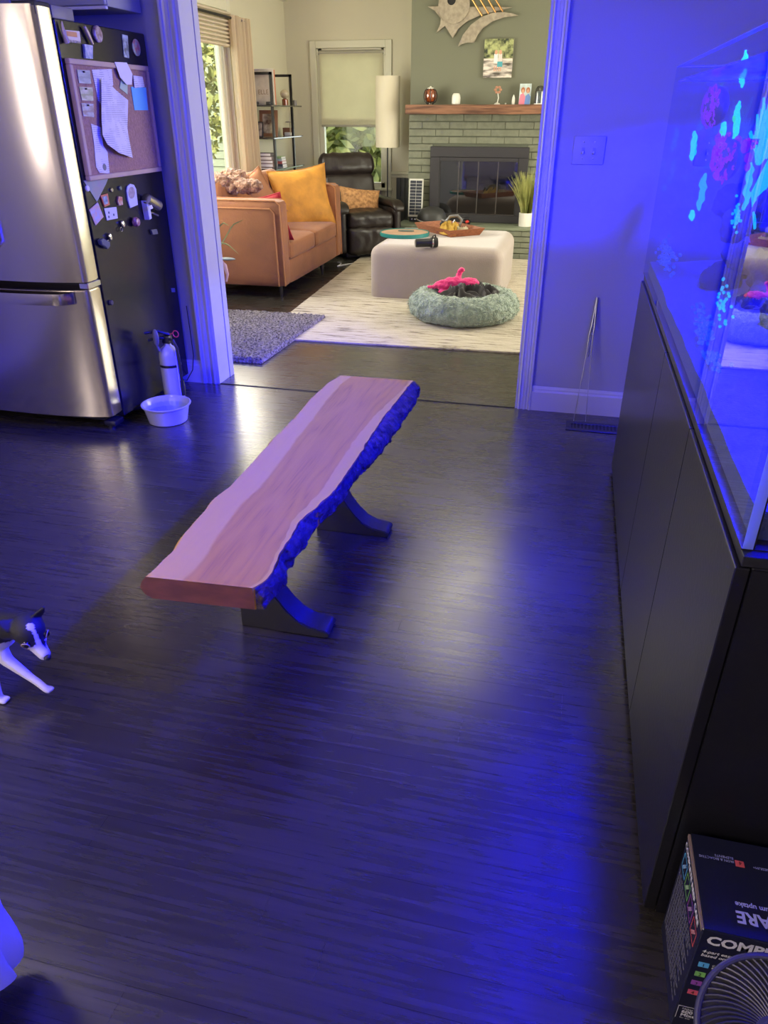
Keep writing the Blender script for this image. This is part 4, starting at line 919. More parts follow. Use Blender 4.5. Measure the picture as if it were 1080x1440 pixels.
# cabinet above
GC=mat('grey_cabinet_paint',(.30,.31,.33),.35)
oc=thing('wall_cabinet','pale grey wall cabinet mounted above the refrigerator','cabinet',(-2.78,3.75,1.868))
cb=at(148,8,X=-2.17).z; cyf=at(148,8,X=-2.17).y
obj('carcass',bx((-3.40,cyf+.02,cb),(-2.17,3.93,2.44),.002),GC,oc,smooth=False)
xs_=at(16,6,Y=cyf).x
for x0,x1 in ((-3.39,xs_-.004),(xs_+.004,-2.172)):
    b=NB(); box(b,(x0,cyf,cb+.004),(x1,cyf+.02,cb+.065),.003); box(b,(x0,cyf,2.38),(x1,cyf+.02,2.44),.003); box(b,(x0,cyf,cb+.065),(x0+.06,cyf+.02,2.38),.002); box(b,(x1-.06,cyf,cb+.065),(x1,cyf+.02,2.38),.002)
    d_=obj('cabinet_door',b,GC,oc,smooth=False); obj('door_panel',bx((x0+.058,cyf+.008,cb+.06),(x1-.058,cyf+.019,2.385)),GC,d_,smooth=False)
obj('rail_highlight',bx((-3.40,cyf-.002,cb-.012),(-2.168,cyf+.018,cb+.001),.002),mat('painted_rail_highlight',(.6,.6,.6),.3),oc,smooth=False)  # pale strip paints in the highlight along the cabinet's bottom rail
# ------------------------------------------------------------------ things on the fridge side
XS=FX1_+.0012
def side(name,px,th,m,label,cat,x0=XS,bev=0,curl=None):
    P=[at(x,y_,X=x0+.004) for x,y_ in px]; M=Matrix(((0,0,1,x0),(1,0,0,0),(0,1,0,0),(0,0,0,1)))
    b=NB(); prism(b,[(q.y,q.z) for q in P],th,M,bev)
    if curl:
        b2=[f for f in b.faces]; bmesh.ops.triangulate(b,faces=b2); bmesh.ops.subdivide_edges(b,edges=b.edges[:],cuts=3,use_grid_fill=True)
        for v in b.verts: v.co.x+=max(0,curl(v.co))
    return obj(name,b,m,smooth=False,label=label,cat=cat)
def sdisc(name,cx,cy,rx,ry,th,m,label,cat,x0=XS,n=18,prof=None):
    c=at(cx,cy,X=x0); q=at(cx+rx,cy,X=x0); q2=at(cx,cy-ry,X=x0); r=abs(q2.z-c.z)
    M=Matrix.Translation(c)@Matrix.Rotation(PI/2,4,'Y'); b=NB()
    lathe(b,prof or [(r,0),(r,th*.7),(r*.85,th),(0,th)],n,M); return obj(name,b,m,label=label,cat=cat)
TANF=mat('pale_oak_frame',(.52,.36,.27),.5,var=.12,vs_=8); CORK=mat('cork',(.42,.24,.17),.85,var=.2,vs_=90,bump=.4,bs=120)
cbt=thing('cork_board','oak framed cork board hung on the refrigerator side','notice board',(FX1_+.01,3.55,1.175))
TLc,BRc=at(95,82,X=-2.145),at(225,243,X=-2.145); ya,yb,za,zb_=3.225,3.885,1.172,1.648
b=NB()
for a,c in (((XS,ya,za),(XS+.024,yb,za+.022)),((XS,ya,zb_-.022),(XS+.024,yb,zb_)),((XS,ya,za+.022),(XS+.024,ya+.022,zb_-.022)),((XS,yb-.022,za+.022),(XS+.024,yb,zb_-.022))): box(b,a,c,.004,2)
obj('frame',b,TANF,cbt,smooth=False); obj('cork_panel',bx((XS,ya+.02,za+.02),(XS+.013,yb-.02,zb_-.02)),CORK,cbt,smooth=False)
XC=XS+.0142
def printed(name,c1,c2,sz=60,th=.55):
    m=mat(name,c1,.7); nt=m.node_tree; b_=nt.nodes['Principled BSDF']; tc=nt.nodes.new('ShaderNodeTexCoord'); wv=nt.nodes.new('ShaderNodeTexWave'); wv.bands_direction='Z'; wv.inputs['Scale'].default_value=sz; wv.inputs['Distortion'].default_value=.3
    nz=nt.nodes.new('ShaderNodeTexNoise'); nz.inputs['Scale'].default_value=18; mu=nt.nodes.new('ShaderNodeMath'); mu.operation='MULTIPLY'; gt=nt.nodes.new('ShaderNodeMath'); gt.operation='GREATER_THAN'; gt.inputs[1].default_value=th*.62
    nt.links.new(tc.outputs['Object'],wv.inputs['Vector']); nt.links.new(tc.outputs['Object'],nz.inputs['Vector']); nt.links.new(wv.outputs['Fac'],mu.inputs[0]); nt.links.new(nz.outputs['Fac'],mu.inputs[1]); nt.links.new(mu.outputs[0],gt.inputs[0])
    mx=nt.nodes.new('ShaderNodeMix'); mx.data_type='RGBA'; mx.inputs[6].default_value=(*c1,1); mx.inputs[7].default_value=(*c2,1); nt.links.new(gt.outputs[0],mx.inputs[0]); nt.links.new(mx.outputs[2],b_.inputs['Base Color']); return m
PRN=printed('printed_letter',(.72,.70,.76),(.42,.41,.47),38,.72)
side('paper_sheet',[(130,98),(158,97),(160,119),(145,150),(139,141)],.0012,PRN,'printed sheet pinned behind the long letter on the cork board','paper',XC)
side('paper_sheet',[(129,174),(143,179),(146,205),(152,214),(155,244),(141,243),(136,235),(133,200)],.0012,PRN,'narrow leaflet with grey stamp at lower left of the cork board','paper',XC)
sdisc('ink_stamp',147,235,5,5,.0008,mat('grey_ink',(.18,.19,.18),.7),'round grey photo patch printed on the narrow leaflet','print',XC+.0016)
c_=at(160,160,X=XC); side('paper_sheet',[(140,109),(157,121),(181,141),(180,180),(184,222),(161,215),(146,203),(141,190)],.0012,PRN,'long white printed letter curling off the middle of the cork board','paper',XC+.003,curl=lambda v:.022*max(0,(c_.z-.02-v.z)/.2)+.012*math.sin((v.y-3.3)*12))
side('paper_tag',[(171,111),(180,119),(180,133),(169,124)],.002,mat('pale_green_tag',(.45,.62,.42),.6),'small green and white tag under the curled slip on the cork board','paper',XC)
side('paper_slip',[(162,87),(179,88),(187,104),(186,119),(179,119),(170,109)],.0015,PAPER,'blank white slip hanging over the top edge of the cork board','paper',XS+.026)
side('paper_badge',[(188,106),(201,108),(204,122),(190,124)],.002,PRN,'small printed white badge above the blue note','paper',XC+.003)
side('sticky_note',[(185,122),(206,123),(209,155),(190,155)],.0015,mat('sky_blue_note',(.10,.45,.75),.6),'bright blue square note at right of the cork board','note',XC)
for k,(pp,cc_,c2_,lb) in enumerate((([(109,98),(127,99),(129,118),(112,117)],(.42,.46,.46),(.25,.28,.30),'grey landscape snapshot, top of three at left of the cork board'),([(112,122),(131,123),(132,142),(116,141)],(.62,.60,.50),(.30,.32,.18),'yellowish beach snapshot, middle of three at left of the cork board'),([(115,145),(132,146),(133,165),(118,163)],(.45,.50,.56),(.28,.20,.20),'bluish coast snapshot, bottom of three at left of the cork board'))):
    side('snapshot',pp,.002,mat('snapshot_%d'%k,cc_,.4,col2=c2_,vs_=30,stretch=(1,.5,2)),lb,'photo',XC)
    q=pp[0]; sdisc('push_pin',q[0]+8,q[1]+3,1.3,1.3,.008,BLACKP,['black push pin in the top snapshot','black push pin in the middle snapshot','black push pin in the bottom snapshot'][k],'pin',XC+.002)
# magnets, top row
m_=side('postcard_magnet',[(92,42),(112,44),(114,61),(95,59)],.004,mat('cream_card',(.72,.62,.48),.5),'cream and orange CALIFORNIA card magnet at top left of refrigerator side','magnet')
P=at(93.5,56,X=XS); M=frameM((XS+.0042,P.y+.006,P.z-.01),(0,1,0),(0,-.0,1)); txt('CALIFORNIA',.0165,M,BLACKP,m_,off=.0004)
for z_ in (.024,): lp(M,rect(-.003,z_,.07,z_+.018),.0006,mat('orange_band',(.70,.30,.10),.5),m_,'orange_band')
sdisc('round_magnet',136,48,7,12,.012,mat('multicolour_enamel',(.55,.45,.40),.3,col2=(.20,.08,.06),vs_=50),'round pinkish enamel magnet right of the clip at the top','magnet')
side('enamel_magnet',[(117,62),(129,64),(129,83),(119,82)],.01,mat('blue_enamel',(.20,.28,.50),.3,col2=(.55,.55,.60),vs_=50),'small blue and white magnet just above the cork board','magnet')
def stalk(name,pts,r,m,label):
    b=NB(); tube(b,[Vector((XS+.012,at(x,y_,X=XS).y,at(x,y_,X=XS).z)) for x,y_ in pts],r,8); 
    for v in b.verts: v.co.x=max(v.co.x,XS+.0008)
    return obj(name,b,m,label=label,cat='magnet')
PG=mat('pale_gold_metal',(.55,.45,.36),.35,metal=.5)
stalk('tower_magnet',[(83,30),(85,42),(88,52),(91,60)],[.003,.008,.010,.014],PG,'slim pale gold tower shaped magnet at far top left')
stalk('figure_magnet',[(115,37),(118,44),(122,52),(127,62)],[.007,.010,.009,.006],PG,'slanted pale gold figure magnet right of the card magnet')
side('photo_strip',[(172,48),(180,50),(182,82),(175,80)],.003,mat('strip_print',(.45,.55,.62),.4,col2=(.10,.12,.12),vs_=40),'narrow vertical picture magnet above right of the cork board','magnet')
sdisc('round_magnet',191,67,7,12,.006,mat('rainbow_print',(.30,.45,.35),.4,col2=(.45,.10,.12),vs_=45),'round rainbow rimmed magnet near top right of refrigerator side','magnet')
# magnets, lower group
side('map_card',[(118,254),(153,250),(150,258),(137,284)],.002,mat('sage_map_print',(.30,.36,.30),.6,col2=(.36,.33,.28),vs_=25),'sage green pointed card tucked under the cork board','magnet')
sdisc('round_magnet',122,265,4,4.5,.008,PAPER,'plain white disc magnet beside the sage card','magnet')
m_=side('framed_magnet',[(141,275),(151,272),(154,288),(147,291)],.006,mat('tomato_red_frame',(.62,.12,.07),.4),'small red framed picture magnet','magnet')
P=[at(x,y_,X=XS+.006) for x,y_ in ((144,277),(150,275),(152,286),(147,288))]; M=Matrix(((0,0,1,XS+.006),(1,0,0,0),(0,1,0,0),(0,0,0,1))); b=NB(); prism(b,[(q.y,q.z) for q in P],.001,M); obj('picture',b,mat('ice_blue_print',(.45,.55,.65),.5,col2=(.08,.15,.25),vs_=60),m_,smooth=False)
side('comic_magnet',[(126,295),(138,284.5),(146,305),(135,317)],.003,mat('comic_print',(.60,.35,.32),.5,col2=(.40,.40,.62),vs_=45),'tilted pink and lilac printed card magnet at left','magnet')
m_=side('blue_card_magnet',[(147,293),(164,291),(166,307),(151,310)],.003,mat('lilac_card',(.60,.60,.78),.5),'square lilac card magnet with small dark drawings','magnet')
for q in ((153,299),(160,302),(153,305)): 
    c_=at(*q,X=XS+.003); b=NB(); lathe(b,[(.006,0),(.006,.001),(0,.001)],8,Matrix.Translation((XS+.003,c_.y,c_.z))@Matrix.Rotation(PI/2,4,'Y')); obj('drawing',b,mat('dark_ink',(.06,.07,.12),.5),m_)
side('figure_magnet',[(166,276),(171,277),(172,288),(167,289),(165,283)],.008,mat('red_cream_figure',(.60,.45,.33),.4,col2=(.55,.08,.05),vs_=60),'little red and cream figure magnet in the middle of the lower group','magnet')
sdisc('button_magnet',156,267,3,3.3,.008,CHROME,'chrome button magnet, left of the two below the cork board','magnet')
sdisc('button_magnet',168,264.5,3,3.3,.008,mat('blue_steel_button',(.35,.45,.60),.15,metal=.9),'blueish chrome button magnet, right of the two below the cork board','magnet')
m_=side('arch_magnet',[(178,268),(179,262),(183,258.5),(188,260),(191,266),(193.5,288),(183,292.5),(180,282)],.006,mat('lilac_arch',(.55,.56,.78),.5),'arched lilac label magnet with oval portrait','magnet')
P=disc(185,271,4.6,8.5); P=[at(x,y_,X=XS+.006) for x,y_ in P]; b=NB(); prism(b,[(q.y,q.z) for q in P],.001,M); obj('oval_print',b,mat('oval_tan',(.42,.33,.40),.5,var=.4,vs_=60),m_,smooth=False)
sdisc('round_magnet',187,312,6,6.5,.022,mat('garnet_ball',(.25,.04,.07),.3,col2=(.55,.35,.35),vs_=50),'dark red ball shaped magnet with pink marks','magnet',prof=[(.010,0),(.022,.008),(.024,.018),(.018,.030),(0,.036)])
for cx_,cy_,lb in ((173,315,'chrome ring charm magnet beside the dark red ball'),(155,333,'chrome ring charm magnet above the dark pod')):
    c_=at(cx_,cy_,X=XS+.01); t=thing('charm_magnet',lb,'magnet',(XS,c_.y,c_.z))
    b=NB(); lathe(b,[(.012,0),(.013,.008),(.010,.016),(0,.018)],16,Matrix.Translation((XS+.0,c_.y,c_.z))@Matrix.Rotation(PI/2,4,'Y')@Matrix.Diagonal((1.4,1,1,1))); obj('charm',b,CHROME,t)
    b=NB(); tube(b,[(XS+.010,c_.y-.022+.010*math.cos(k),c_.z-.022+.010*math.sin(k)) for k in [j*2*PI/12 for j in range(12)]],.002,6,closed=True); obj('ring',b,CHROME,t)
side('pod_magnet',[(137,338),(141,335),(150,340),(151,346),(148,350),(139,344)],.022,mat('slate_blue_pod',(.06,.07,.12),.5),'dark slate hexagonal pod magnet at lower left','magnet',bev=.003)
t=thing('barrel_dispenser','chrome barrel dispenser with white bar on refrigerator side','dispenser',(XS,at(210,290,X=XS).y,at(210,290,X=XS).z))
def sidep(px,th,m,name,par,x0): 
    P=[at(x,y_,X=x0) for x,y_ in px]; b=NB(); prism(b,[(q.y,q.z) for q in P],th,Matrix(((0,0,1,x0),(1,0,0,0),(0,1,0,0),(0,0,0,1))),.0015); return obj(name,b,m,par,smooth=False)
sidep([(198,282),(202.5,282),(206.5,307),(203,309)],.03,mat('lilac_white_bar',(.62,.62,.80),.4),'white_bar',t,XS)
c_=at(214,284,X=XS+.03); a_=at(206,279,X=XS+.03); e_=at(222,289,X=XS+.03)
b=NB(); tube(b,[a_,a_.lerp(e_,.5),e_],[.026,.028,.028],16); 
for v in b.verts: v.co.x=max(v.co.x,XS+.002)
obj('barrel',b,mat('brushed_gold_chrome',(.60,.55,.42),.22,metal=1),t)
sidep([(208,290),(213,288),(215,293),(210,295)],.002,PAPER,'barrel_label',t,XS+.058)
b=NB(); tube(b,[at(207,301,X=XS+.02),at(213,299,X=XS+.02),at(222,303,X=XS+.02)],.006,8); obj('prong',b,CHROME,t)
side('black_box_magnet',[(211,323),(219,322),(221,329),(213,330)],.012,mat('grey_black_cube',(.10,.10,.12),.5),'small dark cube magnet at lower right of refrigerator side','magnet',bev=.002)
sdisc('knob_magnet',155,425.5,3,4,.012,mat('dark_violet_knob',(.05,.04,.07),.3),'single small dark knob low on the refrigerator side','magnet')
side('square_magnet',[(241,405),(246,405),(246.5,411),(242,411)],.004,mat('dull_blue_square',(.15,.17,.3),.5),'tiny dull blue square low at back edge of refrigerator side','magnet')
# ================================================================== CORNER BY THE FRIDGE
EX,EY=-2.045,3.52; t=thing('fire_extinguisher','white fire extinguisher standing between refrigerator and door casing','fire extinguisher',(EX,EY,0))
EM=Matrix.Translation((EX,EY,0)); EW=mat('white_enamel_cylinder',(.42,.42,.46),.2)
b=NB(); lathe(b,[(.046,0),(.054,.008),(.055,.02),(.055,.285),(.052,.31),(.040,.333),(.022,.345),(.018,.352),(.018,.362),(0,.363)],32,EM); obj('cylinder',b,EW,t)
b=NB(); lathe(b,[(.0565,.235),(.058,.237),(.058,.247),(.0565,.249)],32,EM,capt=False); obj('strap_band',b,BLACKP,t)
b=NB(); box(b,(EX-.022,EY-.020,.358),(EX+.022,EY+.02,.40),.006,2); tube(b,[(EX,EY,.36),(EX,EY,.415)],.012,10); vl=obj('valve',b,BLACKP,t)
b=NB(); tube(b,[(EX+.02,EY,.405),(EX-.03,EY-.03,.428),(EX-.085,EY-.075,.425)],[.008,.010,.008],8); tube(b,[(EX+.01,EY,.385),(EX-.04,EY-.035,.392),(EX-.075,EY-.065,.385)],[.008,.009,.007],8); obj('squeeze_lever',b,BLACKP,vl)
g_=at(219,475,Y=EY-.07); b=NB(); ellip(b,g_,(.018,.012,.046),n=14); tube(b,[g_+Vector((.0,0,-.04)),g_+Vector((.006,.01,-.075))],.006,8); obj('discharge_nozzle',b,mat('grey_nozzle',(.14,.14,.14),.5),vl)
r_=at(247,469.5,Y=EY-.01); b=NB(); tube(b,[r_+Vector((.016*math.cos(k*PI/8),0,.017*math.sin(k*PI/8))) for k in range(16)],.0028,6,closed=True); tube(b,[r_+Vector((-.016,0,.004)),(EX+.01,EY,.40)],.003,6); obj('pull_pin',b,mat('red_pin',(.65,.05,.08),.4),vl)
b=NB(); tube(b,[(EX+.015,EY-.01,.385),(EX+.045,EY-.02,.38),(EX+.062,EY-.02,.34),(EX+.064,EY-.015,.25),(EX+.060,EY-.01,.13)],.008,8); obj('hose',b,BLACKP,t)
b=NB(); lathe(b,[(.012,.0),(.015,.05),(.012,.085)],12,Matrix.Translation((EX+.061,EY-.012,.075))); obj('hose_horn',b,BLACKP,t)
b=NB(); box(b,(EX+.052,EY-.03,.05),(EX+.056,EY+.005,.33),.001); obj('label_sheet',b,mat('pale_label',(.6,.6,.7),.4),t)
b=NB(); wz=at(262,478,Y=3.93); pts=[at(x,y_,Y=3.925) for x,y_ in ((262,430),(268,470),(272,500),(271,520),(263,535),(256,533),(254,520))]; tube(b,pts,.0028,6); obj('thin_cable',b,BLACKP,label='thin dark cable looping down the wall beside the extinguisher',cat='cable')
t=thing('dog_bowl','round white water bowl on the floor in front of the extinguisher','bowl',(-1.985,3.315,0))
b=NB(); lathe(b,[(.094,0),(.100,.004),(.118,.085),(.128,.092),(.129,.098),(.122,.099),(.113,.088),(.097,.012),(0,.010)],40,Matrix.Translation((-1.985,3.315,0))); obj('bowl_shell',b,EW,t)
b=NB(); lathe(b,[(.110,.070),(0,.070)],40,Matrix.Translation((-1.985,3.315,0))); obj('water',b,glass('bowl_water',(.9,.95,1),ior=1.33),t)
# ================================================================== WALL RIGHT OF DOORWAY
pl=thing('wall_plate','white double gang wall plate with two switches','switch',(.03,3.944,1.23))
a=at(808,191,Y=3.94); c=at(848,232,Y=3.94)
obj('plate',bx((a.x,3.936,c.z),(c.x,3.9445,a.z),.004,2),WHITE,pl)
for k in (.32,.66):
    x=a.x+(c.x-a.x)*k; obj('switch_slot',bx((x-.006,3.933,(a.z+c.z)/2-.018),(x+.006,3.937,(a.z+c.z)/2+.012),.001),mat('slot_shadow',(.25,.25,.28),.5) if k<.5 else bpy.data.materials['slot_shadow'],pl,smooth=False)
    b=NB(); box(b,(x-.004,3.922,(a.z+c.z)/2-.012),(x+.004,3.937,(a.z+c.z)/2-.002),.001); obj('toggle',b,TRIM,pl)
    for z_ in (.035,-.035): b=NB(); lathe(b,[(.003,0),(.003,.001),(0,.0015)],8,Matrix.Translation((x,3.936,(a.z+c.z)/2+z_))@Matrix.Rotation(PI/2,4,'X')); obj('screw',b,CHROME,pl)
v=thing('floor_vent','black slotted floor register set in the boards beside the tank cabinet','vent',(.24,3.74,0))
VX0,VX1,VY0,VY1=.078,.42,3.675,3.80
b=NB(); box(b,(VX0,VY0,0),(VX1,VY0+.03,.005),.002); box(b,(VX0,VY1-.03,0),(VX1,VY1,.005),.002); box(b,(VX0,VY0+.03,0),(VX0+.03,VY1-.03,.005),.002); box(b,(VX1-.03,VY0+.03,0),(VX1,VY1-.03,.005),.002)
obj('vent_rim',b,mat('dark_bronze_vent',(.03,.03,.035),.35),v,smooth=False)
obj('duct_shadow',bx((VX0+.03,VY0+.03,.0003),(VX1-.03,VY1-.03,.0006)),GROOVE,v,smooth=False)
x=VX0+.036
while x<VX1-.035: obj('louver',bx((x,VY0+.028,.0007),(x+.007,VY1-.028,.0045)),bpy.data.materials['dark_bronze_vent'],v,smooth=False); x+=.0185
tg=thing('long_tweezers','pair of very long thin metal tweezers leaning against the wall','tweezers',(.15,3.80,0))
TP=at(840,418,Y=3.936); TM=mat('dull_steel_wire',(.42,.42,.45),.3,metal=1)
TP.y=3.932
for e_,mx_ in (((.118,3.80,.006),.004),((.180,3.805,.006),-.003)):
    e_=Vector(e_); b=NB(); tube(b,[TP,TP.lerp(e_,.22),TP.lerp(e_,.30)+Vector((-.004,0,0)),TP.lerp(e_,.42)+Vector((mx_*.5-.002,0,0)),e_],[.005,.0045,.003,.0022,.0018],8); obj('prong',b,TM,tg)
b=NB()
for k in range(16): 
    f_=.22+.018*k*.9; q=TP.lerp(Vector((.150,3.80,.006)),f_); ellip(b,q+Vector((-.003,0,0)),(.0055,.0055,.0035),n=6)
obj('grip_ridges',b,TM,tg)
# ================================================================== AQUARIUM + CABINET
AX,AY0,AY1,AX1=.295,1.03,3.24,.935
DK=mat('satin_black_laminate',(.009,.009,.012),.28,bump=.04,bs=90)
ca=thing('aquarium_cabinet','long satin black cabinet with handleless doors under the aquarium','cabinet',(.6,2.1,0))
obj('carcass',bx((AX+.024,AY0+.002,.03),(AX1,AY1,.848),.002),DK,ca,smooth=False)
obj('plinth',bx((AX+.075,AY0+.05,0),(AX1-.02,AY1-.05,.03)),BLACKP,ca,smooth=False)
S1=at(937,485,X=AX).y; S2=at(973,588,X=AX).y
S0=(AY1+S1)/2
for y0,y1 in ((AY0,S2),(S2,S1),(S1,AY1)):
    obj('cabinet_door',bx((AX,y0+.0018,.022),(AX+.022,y1-.0018,.846),.0015),DK,ca,smooth=False)
obj('side_panel',bx((AX+.024,AY0-.001,.022),(AX1,AY0+.002,.846)),DK,ca,smooth=False)
obj('top_board',bx((AX+.008,AY0+.004,.848),(AX1,AY1,.866),.001),BLACKP,ca,smooth=False)
TX0,TX1,TY0,TY1,TZ0,TZ1=.303,.93,1.055,3.30,.868,1.592
GT=.016
tk=thing('aquarium','large rimless glass reef aquarium glowing blue along the right wall','aquarium',((TX0+TX1)/2,2.1,TZ0))
TG=glass('aquarium_glass',(.55,.66,1.0),ior=1.5)
EDG=bpy.data.materials.new('polished_glass_edge'); EDG.use_nodes=True; nt=EDG.node_tree; pb=nt.nodes['Principled BSDF']; pb.inputs['Base Color'].default_value=(.35,.45,.75,1); pb.inputs['Roughness'].default_value=.2
tl=nt.nodes.new('ShaderNodeBsdfTranslucent'); tl.inputs[0].default_value=(.6,.7,1,1); mx=nt.nodes.new('ShaderNodeMixShader'); mx.inputs[0].default_value=.6; nt.links.new(pb.outputs[0],mx.inputs[1]); nt.links.new(tl.outputs[0],mx.inputs[2]); nt.links.new(mx.outputs[0],nt.nodes['Material Output'].inputs[0])
def pane(x0,y0,z0,x1,y1,z1,name='glass_panel'): 
    # single-surface pane (thin glass) plus polished edge strips
    b=NB(); 
    if x1-x0<y1-y0: q=[(x0,y0,z0),(x0,y1,z0),(x0,y1,z1),(x0,y0,z1)]
    else: q=[(x0,y0,z0),(x1,y0,z0),(x1,y0,z1),(x0,y0,z1)]
    b.faces.new([b.verts.new(p_) for p_ in q]); me=bpy.data.meshes.new(name); b.to_mesh(me); b.free()
    return obj(name,me,TG,tk,smooth=False)
pane(TX0,TY0,TZ0,TX0,TY1,TZ1); pane(TX0,TY1,TZ0,TX1,TY1,TZ1); pane(TX0,TY0+.03,TZ0,TX1,TY0+.03,TZ1)
b=NB(); box(b,(TX0+.001,TY0-.001,TZ0),(TX0+GT,TY0+.0005,TZ1)); obj('glass_edge',b,EDG,tk,smooth=False)
b=NB(); box(b,(TX0+.001,TY0,TZ1),(TX0+GT,TY1,TZ1+.0012)); box(b,(TX0,TY1-GT,TZ1),(TX1,TY1,TZ1+.0012)); obj('top_edge',b,EDG,tk,smooth=False)
obj('silicone_seam',bx((TX0+GT,TY0+.004,TZ0),(TX0+GT+.004,TY0+.03,TZ1)),BLACKP,tk,smooth=False)
b=NB(); box(b,(TX0+.0,TY0,TZ0-.003),(TX1,TY1,TZ0)); obj('base_mat',b,BLACKP,tk,smooth=False)
BKP=mat('midnight_back_panel',(.01,.02,.07),.4)
obj('back_panel',bx((TX1-.01,TY0,TZ0),(TX1,TY1,TZ1)),BKP,tk,smooth=False)
obj('overflow_box',bx((TX1-.12,2.75,TZ0+.1),(TX1-.011,3.15,TZ1-.02),.004),BLACKP,tk,smooth=False)
# sand bed
SND=mat('white_coral_sand',(.30,.28,.27),.9,bump=.6,bs=160)
b=NB(); nx,ny=26,80; g={}
for i in range(nx+1):
    for j in range(ny+1):
        x=TX0+GT+.001+(TX1-.012-TX0-GT)*i/nx; y_=TY0+.032+(TY1-GT-TY0-.034)*j/ny
        g[i,j]=b.verts.new((x,y_,TZ0+.045+.03*(i/nx)+.014*noise.noise(Vector((x*6,y_*5,0)))))
for i in range(nx):
    for j in range(ny): b.faces.new((g[i,j],g[i+1,j],g[i+1,j+1],g[i,j+1]))
for (i0,j0,di,dj,n_) in ((0,0,0,1,ny),(0,ny,1,0,nx),(0,0,1,0,nx)):
    pv=None
    for k in range(n_+1):
        v_=g[i0+di*k,j0+dj*k]; lo=b.verts.new((v_.co.x,v_.co.y,TZ0+.001))
        if pv: b.faces.new((pv[0],v_,lo,pv[1]))
        pv=(v_,lo)
obj('sand_bed',b,SND,tk,kind='stuff')
# water surface
WS=glass('water_surface',(.55,.62,1.0),tr=.12,ior=1.33)
nt=WS.node_tree; tl=nt.nodes.new('ShaderNodeBsdfTranslucent'); tl.inputs[0].default_value=(.04,.08,1,1); ad=nt.nodes.new('ShaderNodeAddShader'); om=nt.nodes['Material Output']; lk=om.inputs[0].links[0].from_socket
mx2=nt.nodes.new('ShaderNodeMixShader'); mx2.inputs[0].default_value=.5; nt.links.new(lk,mx2.inputs[1]); nt.links.new(tl.outputs[0],mx2.inputs[2]); nt.links.new(mx2.outputs[0],om.inputs[0])   # rippled water scatters the beams
b=NB(); b.faces.new([b.verts.new(p_) for p_ in ((TX0+GT,TY0+.03,1.548),(TX1-.011,TY0+.03,1.548),(TX1-.011,TY1-.001,1.548),(TX0+GT,TY1-.001,1.548))]); obj('water_surface',b,WS,tk,smooth=False)
# rockwork
ROCK=mat('live_rock',(.07,.06,.08),.9,var=.5,vs_=18,bump=.8,bs=40)
rk=random.Random(21)
for c,s,lb in (((.70,1.55,1.02),(.13,.22,.14),'dark rock pile at near end of the aquarium'),((.70,2.10,1.06),(.13,.24,.20),'tall dark rock arch in the middle of the aquarium'),((.66,2.75,1.04),(.15,.28,.16),'broad dark rock at far end of the aquarium')):
    b=NB()
    for k in range(22): ellip(b,Vector(c)+Vector((rk.uniform(-1,1)*s[0],rk.uniform(-1,1)*s[1],rk.uniform(-.8,1)*s[2])),(rk.uniform(.04,.075),rk.uniform(.05,.10),rk.uniform(.04,.08)),n=8)
    me=remeshed(b,.012,1,lambda q:.012*noise.noise(q*30)+.006*noise.noise(q*70))
    for v in me.vertices: v.co.z=max(v.co.z,TZ0+.012); v.co.x=min(v.co.x,TX1-.014); v.co.x=max(v.co.x,TX0+.03)
    obj('live_rock',me,ROCK,label=lb,cat='rock')
# corals
def coral_mat(name,c,e,es,col2=None): return mat(name,c,.6,emit=e,es=es,col2=col2,vs_=40,bump=.5,bs=80)
CG=coral_mat('fluorescent_green_coral',(.02,.40,.0),(.0,1,.12),1.6); CP=coral_mat('fluorescent_violet_coral',(.20,.0,.05),(.38,.0,.95),1.3); CC=coral_mat('fluorescent_cyan_coral',(.0,.35,.10),(.0,.75,.55),1.1); CM=coral_mat('magenta_coral',(.55,.05,.60),(.50,.0,.75),.5); CB=coral_mat('blue_polyp',(.08,.20,.85),(.02,.15,.9),.6)
def ribbon(px,py,hpx,wy,X,m,label,lean=0,name='plate_coral'):
    c=at(px,py,X=X); t_=at(px,py-hpx/2,X=X).z-at(px,py+hpx/2,X=X).z
    b=NB()
    n_=9
    for k in range(n_): 
        f_=(k+.5)/n_; w_=math.sin(PI*f_)**.6; ellip(b,c+Vector((lean*(f_-.5)*.1+rk.uniform(-.004,.004),(f_-.5)*wy*.8,(f_-.5)*t_)),(.007*w_+.004,wy*.22*w_+.006,t_*.11+.004),n=8)
    me=remeshed(b,.005,1,lambda q:.004*noise.noise(q*70)); return obj(name,me,m,label=label,cat='coral')
ribbon(1046,97,44,.05,.50,CG,'green fluorescent coral frag high near the top right of the tank')
ribbon(1036,170,52,.07,.48,CG,'larger leaf shaped green coral right of the violet maze coral')
ribbon(1018,182,20,.03,.46,CG,'very small green coral beside the leaf shaped green one')
ribbon(975,205,38,.07,.37,CG,'green coral close to the far left edge of the glass')
ribbon(987,270,52,.06,.40,CC,'long slanted cyan green coral below the far green one')
ribbon(973,303,14,.03,.38,CG,'tiny green coral speck low at the far end')
ribbon(1010,196,26,.03,.46,CM,'thin pinkish coral twig between the two violet maze corals',name='twig_coral')
ribbon(1052,262,66,.05,.52,CC,'pale cyan coral stem below the magenta knobs')
